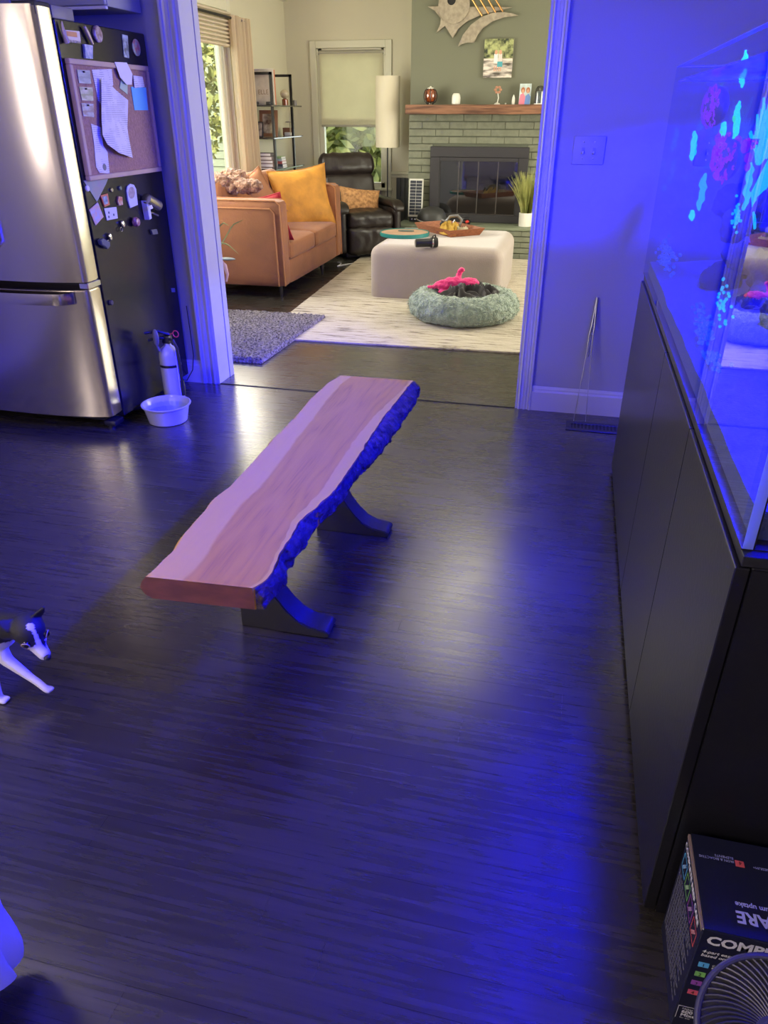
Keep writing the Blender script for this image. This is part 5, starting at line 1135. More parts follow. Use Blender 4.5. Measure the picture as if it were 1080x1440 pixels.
def maze(px,py,wpx,hpx,X,m,label,nn=150):
    c=at(px,py,X=X); q=at(px,py-hpx/2,X=X); hz=q.z-c.z; wy=abs(at(px-wpx/2,py,X=X).y-c.y)*.8; wy=min(wy,.22)
    t=thing('maze_coral',label,'coral',tuple(c-Vector((0,0,hz)))); b=NB(); ellip(b,c,(.035,wy*.9,hz*.9),n=14); obj('coral_head',b,mat('dark_violet_skin',(.03,.01,.06),.6),t)
    b=NB()
    for k in range(nn):
        a=rk.uniform(0,2*PI); r_=math.sqrt(rk.random()); u=Vector((-.032*math.sqrt(max(0,1-r_*r_))-.004,wy*.95*r_*math.cos(a),hz*.95*r_*math.sin(a)))
        rad=rk.uniform(.5,1)*min(.011,hz*.14); tube(b,[c+u+Vector((rk.uniform(-.003,.003),rad*1.6*math.cos(j*PI/3+a),rad*math.sin(j*PI/3+a))) for j in range(6)],.0022,4,closed=True)
    obj('ridges',b,m,t,kind='stuff')
maze(1006,150,32,62,.46,CP,'upper violet maze coral seen through the tank front',85)
maze(1022,222,38,72,.48,CP,'lower and larger violet maze coral in the middle of the tank',105)
maze(1062,202,20,16,.56,CP,'small violet coral patch beside the cyan branches',50)
for k,(px_,py_,r_) in enumerate(((1037,200,.020),(1048,207,.018),(1052,222,.015),(1051,235,.012))):
    b=NB(); ellip(b,at(px_,py_,X=.49),(r_*.7,r_*1.5,r_),n=10); obj('knob_coral',b,CM,label=['largest magenta knob coral, topmost of the row','second magenta knob coral from the top','third magenta knob coral from the top','lowest and smallest magenta knob coral'][k],cat='coral')
def branch(px,py,hpx,X,m,label,n_=60,spread=.10,tip=.006):
    c=at(px,py+hpx/2,X=X); h_=at(px,py-hpx/2,X=X).z-c.z; b=NB()
    for k in range(n_):
        a=Vector((rk.uniform(-.25,.25)*spread,rk.uniform(-1,1)*spread,0)); e_=c+a*1.2+Vector((0,0,h_*rk.uniform(.45,1)*(1-.4*abs(a.y)/spread))); s_=c+a*.2
        mid=s_.lerp(e_,.5)+Vector((0,a.y*.4,0)); tube(b,[s_,mid,e_],[tip*1.2,tip,tip*.6],5)
    return obj('branching_coral',b,m,label=label,cat='coral')
branch(1073,175,90,.60,CC,'big cyan branching coral at the right edge of view',90,.13,.007)
branch(1066,205,50,.55,CC,'small cyan branching coral left of the big one',26,.05,.005)
b=NB()
for k in range(14):
    f_=k/13; A_=at(1061,318,X=.50); B_=at(1085,235,X=.60); mid=A_.lerp(B_,.5)+Vector((-.01,.08,-.02)); off=Vector((0,(f_-.5)*.05,(f_-.5)*.03)); tube(b,[A_+off*.3,mid+off,B_+off*2],[.004,.007,.003],5)
obj('sea_fan',b,CC,label='long sweeping blue cyan feather coral at right edge',cat='coral')
def polyps(px,py,wpx,hpx,X,m,label,n_=60,r_=.006,cat='coral'):
    b=NB()
    for k in range(n_):
        c=at(px+rk.gauss(0,wpx/4),py+rk.gauss(0,hpx/4),X=X+rk.uniform(0,.02)); ellip(b,c,(r_,r_*1.6,r_),n=6)
    return obj('polyp_colony',b,m,label=label,cat=cat,kind='stuff')
polyps(936,362,26,50,.345,CB,'cluster of blue polyps at the far bottom left of the tank',90,.006)
polyps(987,460,26,60,.345,CB,'cluster of blue polyps low near the middle of the glass',90,.005)
polyps(1018,425,22,70,.36,CC,'scatter of small cyan polyps above the sand',34,.004)
polyps(1036,300,12,40,.40,CC,'scatter of tiny cyan polyps under the violet corals',34,.004)
polyps(1000,505,40,26,.345,CB,'cluster of blue polyps on the sand in the middle of the tank',60,.005)
# reef lights (above the frame)
for k,(lx,ly,lz) in enumerate(LEDS):
    t=thing('reef_light','white box shaped reef light hanging above the tank '+['near end','middle','far end'][k],'lamp',(lx,ly,lz),group=None)
    obj('housing',bx((lx-.085,ly-.11,lz),(lx+.11,ly+.11,lz+.05),.008,2),TRIM,t); b=NB(); tube(b,[(lx,ly,lz+.05),(lx,ly,2.45)],.003,6); obj('cord',b,BLACKP,t)
# ================================================================== BENCH
BZ=.406
Lp=[(479,528),(461,539),(437,561),(414,588),(384,618),(351,655),(323,685),(302,700),(286,720),(263.5,746),(241,777),(221,797),(205,811)]
Rp=[(581,535),(563,557),(538,588),(518,618),(506,638),(481,675),(465,695),(441,716),(420,734),(408,755),(392,781),(388,793),(375.5,814),(355,827)]
Rb=[(589,551),(583,565),(561,596),(538,628),(518,651),(494,679),(465,712),(445,736),(424,769),(412,789),(396,795),(401,803),(400,814),(384,836),(368,850)]
def prof(px,z): 
    P=[at(x,y_,z=z) for x,y_ in px]; P.sort(key=lambda p_:p_.y); return P
LP=prof(Lp,BZ); RP=prof(Rp,BZ); RB_=prof(Rb,BZ-.045)
def ix(P,y_):
    if y_<=P[0].y: return P[0].x
    for a,c in zip(P,P[1:]):
        if a.y<=y_<=c.y: return a.x+(c.x-a.x)*(y_-a.y)/max(c.y-a.y,1e-6)
    return P[-1].x
bench=thing('bench','live edge wooden slab bench on black curved legs in middle of floor','bench',(-.77,2.2,0))
WD=bpy.data.materials.new('live_edge_cherry'); WD.use_nodes=True; nt=WD.node_tree; pb=nt.nodes['Principled BSDF']; pb.inputs['Roughness'].default_value=.55; pb.inputs['Specular IOR Level'].default_value=.25
tc=nt.nodes.new('ShaderNodeTexCoord'); mp_=nt.nodes.new('ShaderNodeMapping'); mp_.inputs['Scale'].default_value=(1,.16,1); nt.links.new(tc.outputs['Object'],mp_.inputs[0])
nz=nt.nodes.new('ShaderNodeTexNoise'); nz.inputs['Scale'].default_value=3.4; nz.inputs['Detail'].default_value=3; nt.links.new(mp_.outputs[0],nz.inputs['Vector'])
mul=nt.nodes.new('ShaderNodeMath'); mul.operation='MULTIPLY'; mul.inputs[1].default_value=16; nt.links.new(nz.outputs['Fac'],mul.inputs[0])
fr_=nt.nodes.new('ShaderNodeMath'); fr_.operation='SINE'; m6=nt.nodes.new('ShaderNodeMath'); m6.operation='MULTIPLY'; m6.inputs[1].default_value=6.28; nt.links.new(mul.outputs[0],m6.inputs[0]); nt.links.new(m6.outputs[0],fr_.inputs[0])
n3=nt.nodes.new('ShaderNodeTexNoise'); n3.inputs['Scale'].default_value=42; n3.inputs['Detail'].default_value=6; n3.inputs['Roughness'].default_value=.65; m3=nt.nodes.new('ShaderNodeMapping'); m3.inputs['Scale'].default_value=(3.5,.12,1); nt.links.new(tc.outputs['Object'],m3.inputs[0]); nt.links.new(m3.outputs[0],n3.inputs['Vector'])
cr=nt.nodes.new('ShaderNodeValToRGB'); e=cr.color_ramp.elements; e[0].position=.0; e[0].color=(.32,.14,.018,1); e[1].position=.50; e[1].color=(.64,.33,.03,1); e.new(.85).color=(.70,.37,.032,1)
mr=nt.nodes.new('ShaderNodeMapRange'); mr.inputs[1].default_value=-1; mr.inputs[2].default_value=1; nt.links.new(fr_.outputs[0],mr.inputs[0])
am=nt.nodes.new('ShaderNodeMath'); am.operation='MULTIPLY_ADD'; am.inputs[1].default_value=.32; nt.links.new(mr.outputs[0],am.inputs[0]); m4=nt.nodes.new('ShaderNodeMath'); m4.operation='MULTIPLY'; m4.inputs[1].default_value=.95; nt.links.new(n3.outputs['Fac'],m4.inputs[0]); nt.links.new(m4.outputs[0],am.inputs[2]); nt.links.new(am.outputs[0],cr.inputs[0])
# sapwood from a painted attribute (distance to the living edges)
at_=nt.nodes.new('ShaderNodeAttribute'); at_.attribute_name='sapwood'; mxs=nt.nodes.new('ShaderNodeMix'); mxs.data_type='RGBA'; mxs.inputs[7].default_value=(.80,.52,.075,1)
rs=nt.nodes.new('ShaderNodeMapRange'); rs.inputs[1].default_value=.475; rs.inputs[2].default_value=.525
ad=nt.nodes.new('ShaderNodeMath'); ad.operation='MULTIPLY_ADD'; ad.inputs[1].default_value=.10; nt.links.new(nz.outputs['Fac'],ad.inputs[0]); 
sb=nt.nodes.new('ShaderNodeMath'); sb.operation='SUBTRACT'; sb.inputs[1].default_value=.05; nt.links.new(at_.outputs['Fac'],sb.inputs[0]); nt.links.new(sb.outputs[0],ad.inputs[2]); nt.links.new(ad.outputs[0],rs.inputs[0])
ms=nt.nodes.new('ShaderNodeMath'); ms.operation='MULTIPLY'; ms.inputs[1].default_value=.85; nt.links.new(rs.outputs[0],ms.inputs[0])
nt.links.new(ms.outputs[0],mxs.inputs[0]); nt.links.new(cr.outputs[0],mxs.inputs[6]); nt.links.new(mxs.outputs[2],pb.inputs['Base Color'])
yA,yB=max(LP[0].y,RP[0].y)-.0,min(LP[-1].y,RP[-1].y)+.0
y0L,y0R=LP[0].y,RP[0].y; y1L,y1R=LP[-1].y,RP[-1].y
NS,NT=110,30; b=NB(); TH=.066; rows=[]; sap=b.verts.layers.float.new('sapwood')
for i in range(NS+1):
    f_=i/NS; row=[]
    for j in range(NT+1):
        u=j/NT; yy_=(y0L+(y1L-y0L)*f_)*(1-u)+(y0R+(y1R-y0R)*f_)*u
        xl=ix(LP,yy_)+.004*noise.noise(Vector((0,yy_*14,1))); xr=ix(RP,yy_)+.007*noise.noise(Vector((5,yy_*22,1))); x=xl+(xr-xl)*u
        v_=b.verts.new((x,yy_,BZ)); w1=.36-.20*f_; dl=u/w1; w2=.035+.11*max(0,math.sin((f_-.12)*PI*1.25)); dr=(1-u)/max(w2,.02)
        v_[sap]=max(0,min(1,1-dl*.5)) if dl<dr*1.5 else max(0,min(1,1-dr*.5)); row.append(v_)
    # left bevelled living edge: 3 verts, underside, right side lower
    xl=row[0].co.x; yy_=row[0].co.y
    for dx,dz in ((-.014,-.016),(-.022,-.036),(-.012,-.056)):
        q=b.verts.new((xl+dx+.004*noise.noise(Vector((yy_*18,dz*40,0))),yy_,BZ+dz)); q[sap]=.2; row.insert(0,q)
    row.insert(0,b.verts.new((xl+.01,yy_,BZ-TH)))
    xr=row[-1].co.x; yy_=row[-1].co.y
    for dz in (-.02,-.045,-TH): row.append(b.verts.new((xr+.002,yy_,BZ+dz)))
    rows.append(row)
for A_,B_ in zip(rows,rows[1:]):
    for j in range(len(A_)): k=(j+1)%len(A_); b.faces.new((A_[j],A_[k],B_[k],B_[j]))
fe=[b.faces.new(rows[0][::-1]),b.faces.new(rows[-1])]
for f__ in fe: f__.material_index=1
slab=obj('slab',b,[WD,mat('end_grain',(.20,.065,.045),.5,var=.3,vs_=14,stretch=(1,1,3))],bench,angle=40)
BK=mat('rough_bark_edge',(.13,.085,.075),.85,col2=(.035,.022,.02),vs_=28,bump=1.2,bs=45)
b=NB(); g=[]; NB1=170; NB2=10
for i in range(NB1+1):
    f_=i/NB1; yy_=y0R+.002+(y1R-y0R-.004)*f_; xt=ix(RP,yy_)+.0045; xo=max(ix(RB_,yy_),xt+.004); row=[]
    for j in range(NB2+1):
        u=j/NB2; z_=BZ-.0015-u*(TH-.004); bul=math.sin(min(1,u*1.5)*PI/2); x=xt+(xo-xt)*bul
        p_=Vector((x,yy_,z_)); d_=.010*noise.noise(Vector((yy_*16,z_*30,2)))+.006*noise.noise(Vector((yy_*50,z_*70,4))); x+=d_*min(1,u*3); row.append(b.verts.new((max(x,xt-.001),yy_,z_)))
    row.append(b.verts.new((xt-.001,yy_,BZ-TH+.002))); g.append(row)
for A_,B_ in zip(g,g[1:]):
    for j in range(len(A_)-1): b.faces.new((A_[j],A_[j+1],B_[j+1],B_[j]))
    b.faces.new((A_[-1],A_[0],B_[0],B_[-1]))
b.faces.new(g[0][::-1]); b.faces.new(g[-1]); obj('bark_edge',b,BK,slab,angle=70)
LEGM=mat('matte_black_leg',(.016,.016,.015),.5)
def leg(yf,dx):
    P=[(-.890,0),(-.890,BZ-TH),(-.845,BZ-TH),(-.832,.29),(-.812,.225),(-.790,.172),(-.764,.124),(-.734,.083),(-.700,.050),(-.664,.033),(-.632,.0270),(-.614,.0255),(-.603,.020),(-.599,.012),(-.602,.004),(-.612,0)]
    P=[(x_+dx,z_) for x_,z_ in P]
    M=Matrix(((1,0,0,0),(0,0,1,yf),(0,1,0,0),(0,0,0,1))); b=NB(); prism(b,P,.085,M,.003); return obj('leg',b,LEGM,bench,angle=40)
leg(1.742,0); leg(2.39,.038)
# ================================================================== DOG
C0=at(40,887,Y=1.30); f=Vector((.80,-.36,-.50)).normalized(); s=Vector((.42,.90,.06)); s=(s-f*s.dot(f)).normalized(); up=f.cross(s); up=-up if up.z<0 else up
H=lambda a,b_,c:C0+f*a+s*b_+up*c
dg=thing('dog','small black and white dog stepping in from left edge, one paw raised','dog',(-1.46,1.31,0))
b=NB()
Rh=Matrix(((f.x,s.x,up.x),(f.y,s.y,up.y),(f.z,s.z,up.z))).to_4x4()
ellip(b,H(-.004,0,.006),(.047,.043,.040),Rh,20)                     # skull
ellip(b,H(.022,0,-.008),(.034,.034,.028),Rh,16)                     # cheeks / stop
ellip(b,H(.022,.022,.004),(.016,.015,.015),Rh,12); ellip(b,H(.022,-.022,.004),(.016,.015,.015),Rh,12)
tube(b,[H(.02,0,-.012),H(.05,0,-.018),H(.078,0,-.019),H(.086,0,-.019)],[.025,.020,.0155,.010],14)
tube(b,[H(.03,0,-.026),H(.055,0,-.031),H(.074,0,-.030)],[.018,.013,.008],12)          # lower jaw
CH=Vector((-1.455,1.335,.168))
tube(b,[H(-.025,0,-.01),H(-.06,0,-.02).lerp(CH,.35),CH.lerp(H(-.03,0,0),.35),CH],[.038,.042,.050,.058],18)   # neck
tube(b,[CH+Vector((.035,-.01,-.012)),CH+Vector((-.03,.0,-.0)),CH+Vector((-.11,.01,.004)),CH+Vector((-.19,.015,.006)),CH+Vector((-.26,.02,.0))],[.050,.066,.060,.056,.050],20)
# raised right-front leg, reaching forward
PW1=at(62,966,z=.050)
E1=CH+Vector((.072,-.035,-.050)); 
tube(b,[CH+Vector((.02,-.02,-.0)),E1,E1.lerp(PW1,.55)+Vector((.004,0,-.004)),PW1+Vector((-.012,0,.010)),PW1+Vector((.010,-.004,-.004))],[.032,.0175,.0115,.0105,.010],12)
for q in (-.008,0,.008): ellip(b,PW1+Vector((.014+.003*(q==0),q,-.006)),(.012,.0055,.006),n=10)
# planted left-front leg
PW2=Vector((-1.405,1.262,.0))
tube(b,[CH+Vector((-.01,-.03,-.0)),CH+Vector((.015,-.045,-.07)),PW2+Vector((-.012,.008,.045)),PW2+Vector((-.006,.0,.012))],[.034,.019,.0115,.0115],12)
for q in (-.009,0,.009): ellip(b,PW2+Vector((.010,q,.0068)),(.014,.006,.0068),n=10)
for hy,hx in ((1.30,-1.70),(1.385,-1.66)):                          # hind legs: thigh, stifle forward, hock back
    tube(b,[Vector((hx,hy,.165)),Vector((hx+.045,hy-.004,.105)),Vector((hx-.030,hy,.060)),Vector((hx-.018,hy,.014))],[.045,.026,.012,.011],12); ellip(b,Vector((hx+.0,hy,.008)),(.022,.012,.008),n=10)
tube(b,[Vector((-1.71,1.355,.185)),Vector((-1.77,1.36,.215)),Vector((-1.80,1.36,.265))],[.016,.011,.006],8)
# ears: far one pricked, near one folded back
def ear(base,tip,w_,nrm,th=.005):
    ax=(tip-base); L=ax.length; ax.normalize(); wv=ax.cross(nrm).normalized(); nn=wv.cross(ax)
    pts=[(0,w_),(.25,w_*1.05),(.5,w_*.8),(.75,w_*.45),(.95,w_*.12)]
    rings=[]
    for t_,ww in pts:
        c=base+ax*(L*t_); rings.append([b.verts.new(c+wv*(ww*math.cos(k*PI/4))+nn*(th*math.sin(k*PI/4))) for k in range(8)])
    for A,B in zip(rings,rings[1:]):
        for k in range(8): b.faces.new((A[k],A[(k+1)%8],B[(k+1)%8],B[k]))
    b.faces.new(rings[0][::-1]); b.faces.new(rings[-1])
ear(H(-.012,.028,.026),H(-.004,.046,.078),.020,f)
ear(H(-.022,-.030,.020),H(-.058,-.062,.030),.020,(up+s*-.4).normalized())
me=remeshed(b,.0036,3)
col=me.color_attributes.new('coat','FLOAT_COLOR','POINT')
BLK=(.012,.011,.012,1); WHT=(.70,.68,.70,1); TAN=(.20,.12,.08,1)
for i,v in enumerate(me.vertices):
    d=v.co-C0; a,bb,c=d.dot(f),d.dot(s),d.dot(up); p=v.co; cc=BLK
    if a>-.055 and d.length<.10:
        if a>.040 and c<.002 : cc=WHT
        if a>.048 and abs(bb)>.004 and c>-.006 and a<.075: cc=BLK if bb>0 else WHT
        if abs(bb+.001)<.0045+max(0,(a-.03))*.12 and a>.012: cc=WHT
        if (Vector((a-.012,bb+.002,0)).length<.010 and c>.02): cc=WHT
        if .018<a<.045 and abs(abs(bb)-.030)<.010 and -.026<c<-.008: cc=TAN
        if a>0 and c<-.026: cc=WHT
    elif p.x>CH.x-.3:
        t_=p.z-(.160+.02*noise.noise(p*18))
        if p.x>CH.x+.01 and p.z<.185+.01*noise.noise(p*30) and d.length>.055: cc=WHT
        elif p.z<.118: cc=WHT
    col.data[i].color=cc
DM=bpy.data.materials.new('short_dog_coat'); DM.use_nodes=True; nt=DM.node_tree; pb=nt.nodes['Principled BSDF']; pb.inputs['Roughness'].default_value=.6; a_=nt.nodes.new('ShaderNodeAttribute'); a_.attribute_name='coat'; nt.links.new(a_.outputs['Color'],pb.inputs['Base Color'])
nz=nt.nodes.new('ShaderNodeTexNoise'); nz.inputs['Scale'].default_value=260; bp=nt.nodes.new('ShaderNodeBump'); bp.inputs['Strength'].default_value=.35; bp.inputs['Distance'].default_value=.002; nt.links.new(nz.outputs['Fac'],bp.inputs['Height']); nt.links.new(bp.outputs[0],pb.inputs['Normal'])
obj('body',me,DM,dg,angle=180)
EYE=mat('dog_eye',(.015,.008,.006),.04,coat=1); NOS=mat('dog_nose',(.012,.011,.012),.3,bump=.3,bs=400)
for q in (-1,1):
    b=NB(); ellip(b,H(.0335,q*.0275,.0060),(.0112,.0112,.0112),Rh,16); e_=obj('eye',b,EYE,dg)
    vn=(f*.8+s*q*.75).normalized(); vt=vn.cross(up).normalized(); b=NB(); tube(b,[H(.0335,q*.0275,.0060)+vn*.0045+vt*math.cos(k*PI/6)*.0105+up*math.sin(k*PI/6)*.0095 for k in range(12)],.0016,6,closed=True); obj('eyelid',b,mat('tan_eyelid',(.36,.28,.24),.6) if q<0 else bpy.data.materials['tan_eyelid'],e_)
b=NB(); ellip(b,H(.0885,0,-.013),(.0085,.0105,.008),Rh,14); obj('nose',b,NOS,dg)
b=NB(); tube(b,[H(.082,.004,-.024),H(.070,.0125,-.029),H(.052,.0165,-.028)],.0012,5); tube(b,[H(.082,-.004,-.024),H(.070,-.0125,-.029),H(.052,-.0165,-.028)],.0012,5); obj('mouth_line',b,NOS,dg)
# ================================================================== CLOTH AT LOWER LEFT
t=thing('cloth_covered_stool','stool draped in a white cloth at the lower left corner','stool',(-1.06,.36,0))
pts=[]; x0,x1,y0,y1,r_=-1.36,-.880,.06,.640,.07
for (cx_,cy_,a0) in ((x1-r_,y1-r_,0),(x0+r_,y1-r_,PI/2),(x0+r_,y0+r_,PI),(x1-r_,y0+r_,1.5*PI)):
    for k in range(22): a=a0+k/21*PI/2; pts.append((cx_+r_*math.cos(a),cy_+r_*math.sin(a)))
n_=220; # resample
L=[0]
for p_,q_ in zip(pts,pts[1:]+pts[:1]): L.append(L[-1]+math.hypot(q_[0]-p_[0],q_[1]-p_[1]))
loop=[]; j=0
for k in range(n_):
    d_=L[-1]*k/n_
    while L[j+1]<d_: j+=1
    p_,q_=pts[j%len(pts)],pts[(j+1)%len(pts)]; u=(d_-L[j])/max(L[j+1]-L[j],1e-9); loop.append(Vector((p_[0]+(q_[0]-p_[0])*u,p_[1]+(q_[1]-p_[1])*u,0)))
ctr=Vector(((x0+x1)/2,(y0+y1)/2,0)); b=NB(); rows=[]; NZ=30
for i in range(NZ+1):
    f_=i/NZ; z_=.47-.385*f_; row=[]
    for k,p_ in enumerate(loop):
        nn=(p_-ctr).normalized(); am=.006+.026*f_
        w_=am*math.sin(k*.30+.9*math.sin(k*.11))+am*.6*math.sin(k*.17+f_*2)+.010*noise.noise(Vector((k*.15,f_*6,0)))
        q=p_+nn*(w_+.012*f_); row.append(b.verts.new((q.x,q.y,z_-.03*f_*math.sin(k*.23+1))))
    rows.append(row)
for A,B in zip(rows,rows[1:]):
    for k in range(n_): b.faces.new((A[k],A[(k+1)%n_],B[(k+1)%n_],B[k]))
top=b.verts.new((ctr.x,ctr.y,.485)); mid=[b.verts.new(((v.co.x-ctr.x)*.9+ctr.x,(v.co.y-ctr.y)*.9+ctr.y,.483)) for v in rows[0]]
for k in range(n_): b.faces.new((rows[0][k],mid[k],mid[(k+1)%n_],rows[0][(k+1)%n_])); b.faces.new((mid[k],top,mid[(k+1)%n_]))
obj('white_cloth',b,mat('white_linen',(.70,.70,.72),.85,bump=.1,bs=200),t,angle=80)
obj('seat_board',bx((x0+.03,y0+.03,.44),(x1-.03,y1-.03,.468),.005),BLACKP,t)
for lx in (x0+.06,x1-.06):
    for ly in (y0+.06,y1-.06): b=NB(); tube(b,[(lx,ly,0),(lx,ly,.44)],.018,8); obj('leg',b,BLACKP,t)
# ================================================================== PRODUCT BOX
QX0,QX1,QY0,QY1,QZ=.332,.600,.826,1.012,.288
BXM=mat('navy_black_carton',(.012,.014,.035),.3); INK=mat('white_ink',(.70,.70,.72),.5); CARD=mat('raw_card_edge',(.25,.18,.15),.8)
q=thing('product_box','dark printed aquarium supplement carton on the floor beside the cabinet','box',((QX0+QX1)/2,(QY0+QY1)/2,0))
obj('carton',bx((QX0,QY0,0),(QX1,QY1,QZ-.003),.002),BXM,q,smooth=False)
b=NB(); box(b,(QX0+.003,QY0,QZ-.003),(QX1,QY1-.002,QZ)); obj('lid_flap',b,BXM,q,smooth=False)
b=NB(); box(b,(QX0-.0012,QY0+.002,QZ-.010),(QX0+.0006,QY1-.002,QZ-.0075)); box(b,(QX0-.0012,QY0+.002,QZ-.005),(QX0+.0025,QY1-.002,QZ-.0028)); obj('flap_edge',b,CARD,q,smooth=False)
MF=lambda x,z:frameM((x,QY0-.0002,z),(1,0,0),(0,0,1)); MT=lambda x,y_:frameM((x,y_,QZ+.0002),(-1,0,0),(0,-1,0)); ML=lambda y_,z:frameM((QX0-.0002,y_,z),(0,-1,0),(0,0,1))
def ft(s_,px,py,size,**k): 
    p_=at(px,py,Y=QY0); return txt(s_,size,MF(p_.x,p_.z),INK,q,off=.0005,**k)
ft('COMPLETE',992,1326,.030,bold=.0011,sx=1.02); ft('4-part easy-dose reef care',987,1338,.0105,shear=.2,bold=.0002); ft('based on Calcium uptake',985,1343,.0105,shear=.2,bold=.0002)
IC=[((981,1358),(.10,.42,.75),'1','CALCIUM','& MAGNESIUM'),((976,1371),(.20,.50,.12),'2','BUFFER','& pH STABILITY'),((971,1383),(.28,.07,.38),'3','POTASSIUM','& IODINE'),((966,1396),(.65,.10,.12),'4','IRON &','BIOACTIVE')]
for (ix_,iy_),c_,n_s,t1,t2 in IC:
    p_=at(ix_,iy_,Y=QY0); M=MF(p_.x,p_.z); lp(M,rect(0,0,.0165,.0125),.0006,mat('icon_'+n_s,c_,.5),q,'colour_square')
    txt(n_s,.011,M@Matrix.Translation((.005,.0025,.0007)),BLACKP,q); txt(t1,.0068,M@Matrix.Translation((.021,.0072,0)),INK,q,bold=.0001); txt(t2,.0068,M@Matrix.Translation((.021,.0005,0)),INK,q,bold=.0001)
p_=at(953,1428,Y=QY0); M=MF(p_.x,p_.z-.004)
b=NB()
for r_ in (rect(-.004,.036,.075,.0366),rect(-.004,.0,-.0034,.0366),): prism(b,r_,.0004,M)
obj('outline',b,INK,q,smooth=False)
txt('Makes',.007,M@Matrix.Translation((.003,.028,0)),INK,q); txt('600 g',.0125,M@Matrix.Translation((.003,.0175,0)),INK,q,bold=.0003); txt('Mixed',.0125,M@Matrix.Translation((.003,.0075,0)),INK,q,bold=.0003); txt('for use',.006,M@Matrix.Translation((.003,.001,0)),INK,q)
# lid lettering (reads from the far side)
BI=mat('lilac_ink',(.42,.44,.80),.5)
p_=at(1034,1281,z=QZ); txt('REEF CARE',.030,MT(p_.x,p_.y),BI,q,align='RIGHT',bold=.0009); p_=at(1033,1268,z=QZ); txt('based on Calcium uptake',.0125,MT(p_.x,p_.y+.0),BI,q,align='RIGHT',bold=.0003)
p_=at(1034,1214,z=QZ); lp(MT(p_.x+.0145,p_.y+.006),rect(0,0,.0145,.012),.0006,bpy.data.materials['icon_4'],q,'colour_square'); txt('4',.010,MT(p_.x+.0105,p_.y+.004)@Matrix.Translation((0,0,.0008)),BLACKP,q)
txt('IRON & BIOACTIVE',.0068,MT(p_.x-.002,p_.y+.0005+.003),BI,q); txt('ELEMENTS',.0068,MT(p_.x-.002,p_.y+.0105),BI,q)
p_=at(1056,1218,z=QZ); txt('MAGNESIUM+',.0068,MT(p_.x+.045,p_.y+.0),BI,q)
# side face
txt('COMPLETE REEF CARE',.0165,ML(QY1-.004,QZ-.030),INK,q,bold=.0006,sx=.98)
for k,c_ in enumerate(((.10,.42,.75),(.20,.50,.12),(.28,.07,.38),(.65,.10,.12))):
    M=ML(QY1-.012-k*.042,QZ-.075); b=NB()
    for r_ in (rect(0,0,.034,.0012),rect(0,.033,.034,.0342),rect(0,0,.0012,.034),rect(.033,0,.0342,.034)): prism(b,r_,.0004,M)
    obj('icon_outline',b,mat('icon_line_%d'%k,c_,.5),q,smooth=False); lp(M,[(.006,.006),(.014,.006),(.028,.026),(.020,.026)],.0005,mat('icon_fill_%d'%k,tuple(.5*v_+.15 for v_ in c_),.5),q,'icon_shape')
b=NB(); 
for k in range(17):
    z_=QZ-.092-k*.0098; wl=[.165,.15,.16,.12][k%4]
    for j in range(int(wl/.012)): prism(b,rect(j*.0122,0,j*.0122+.0122*rk.uniform(.6,.93),.0042),.0003,ML(QY1-.010,z_))
obj('small_print',b,mat('grey_ink_text',(.14,.14,.18),.6),q,smooth=False,kind='stuff')
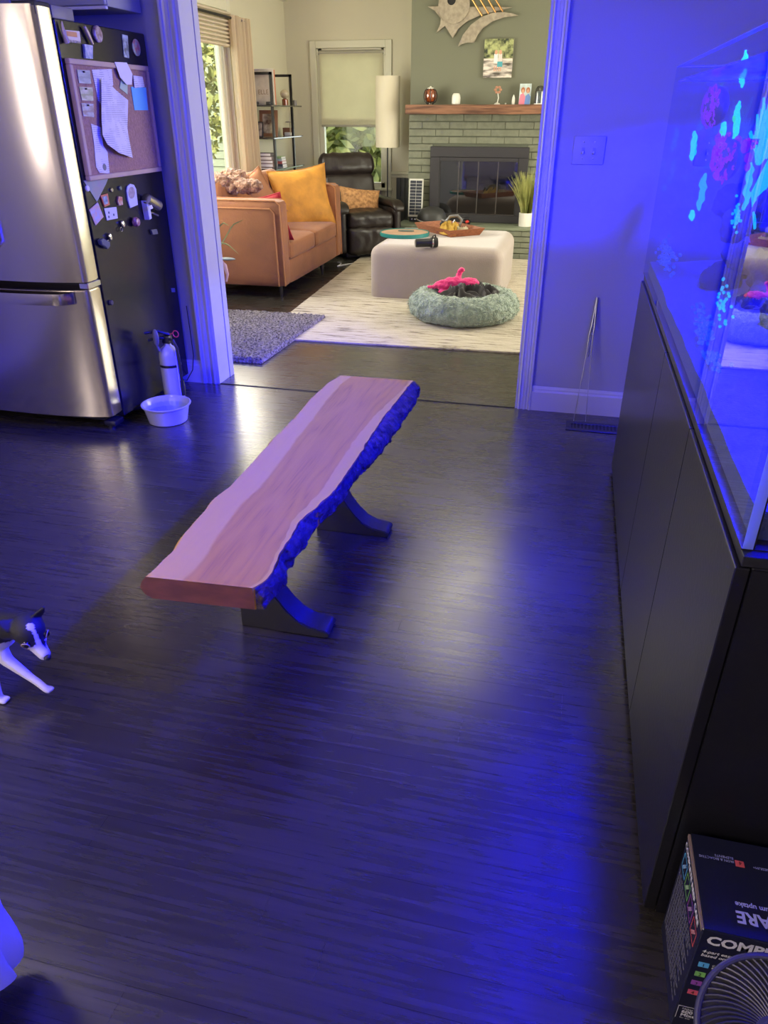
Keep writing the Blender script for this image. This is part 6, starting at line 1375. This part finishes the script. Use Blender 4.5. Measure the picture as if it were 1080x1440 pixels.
# ================================================================== FAN
FC=at(1091,1463,z=.38); vd=(Vector((0,0,HC))-FC).normalized(); nz_=(vd+Vector((.05,-.1,.15))).normalized()
uu=Vector((0,0,1)).cross(nz_).normalized(); vv_=nz_.cross(uu); FM=Matrix(((uu.x,vv_.x,nz_.x,FC.x),(uu.y,vv_.y,nz_.y,FC.y),(uu.z,vv_.z,nz_.z,FC.z),(0,0,0,1)))
fn=thing('desk_fan','round dark fan with wire grille tilted upward in the lower right corner','fan',(FC.x,FC.y,0))
FR_=.095; PL=mat('dark_blue_grey_plastic',(.035,.035,.06),.35)
b=NB(); tube(b,[FM@Vector((FR_*math.cos(k*2*PI/64),FR_*math.sin(k*2*PI/64),0)) for k in range(64)],.0048,10,closed=True); obj('grille_ring',b,PL,fn)
b=NB(); lathe(b,[(FR_-.002,-.002),(FR_-.004,-.05),(FR_*.7,-.085),(.04,-.10),(0,-.10)],48,FM); obj('rear_housing',b,BLACKP,fn)
for k in range(60):
    a=k*2*PI/60; P=[]
    for j in range(9):
        f_=j/8; r_=FR_-f_*(FR_-.024); aa=a-f_*.62; P.append(FM@Vector((r_*math.cos(aa),r_*math.sin(aa),.001+.010*math.sin(f_*PI/2))))
    b=NB(); tube(b,P,.0013,4); obj('grille_bar',b,PL,fn,smooth=False)
b=NB(); lathe(b,[(.027,.004),(.027,.014),(.022,.018),(0,.019)],28,FM); obj('hub_cap',b,PL,fn)
for k in range(5):
    a=k*2*PI/5; b=NB(); P=[]
    vs4=[b.verts.new(FM@Vector((r_*math.cos(a+o_),r_*math.sin(a+o_),-.03+z_))) for r_,o_,z_ in ((.018,0,0),(.082,-.25,-.008),(.086,.45,.012),(.018,.6,.006))]; b.faces.new(vs4); bmesh.ops.solidify(b,geom=b.faces[:],thickness=.002); obj('blade',b,BLACKP,fn,smooth=False)
b=NB(); tube(b,[FM@Vector((0,0,-.095)),Vector((FC.x+.02,FC.y+.02,.18)),Vector((FC.x+.02,FC.y+.02,.02))],.016,12); obj('stand',b,BLACKP,fn)
b=NB(); lathe(b,[(.10,0),(.10,.012),(.03,.025),(0,.026)],32,Matrix.Translation((FC.x+.02,FC.y+.02,0))); obj('base',b,BLACKP,fn)

# ------------------------------------------------------------------ repeats share a group
GRP={'magnet':'magnets on the refrigerator side','cushion':'cushions on the living room seats','tree':'trees outside the windows','rock':'rocks in the aquarium','coral':'corals in the aquarium','book':'books on the ladder shelf','paper':'papers pinned to the cork board','photo':None,'pin':'push pins in the snapshots','picture frame':'framed photos on the middle shelf','bookend':'small black blocks on the top shelf'}
for o in COL.objects:
    if o.parent is None and 'category' in o.keys():
        g_=GRP.get(o['category'])
        if g_: o['group']=g_
        if o.name.startswith('snapshot'): o['group']='snapshots on the cork board'
        if o.name.startswith('reef_light') and o.type=='EMPTY': o['group']='reef lights above the tank'
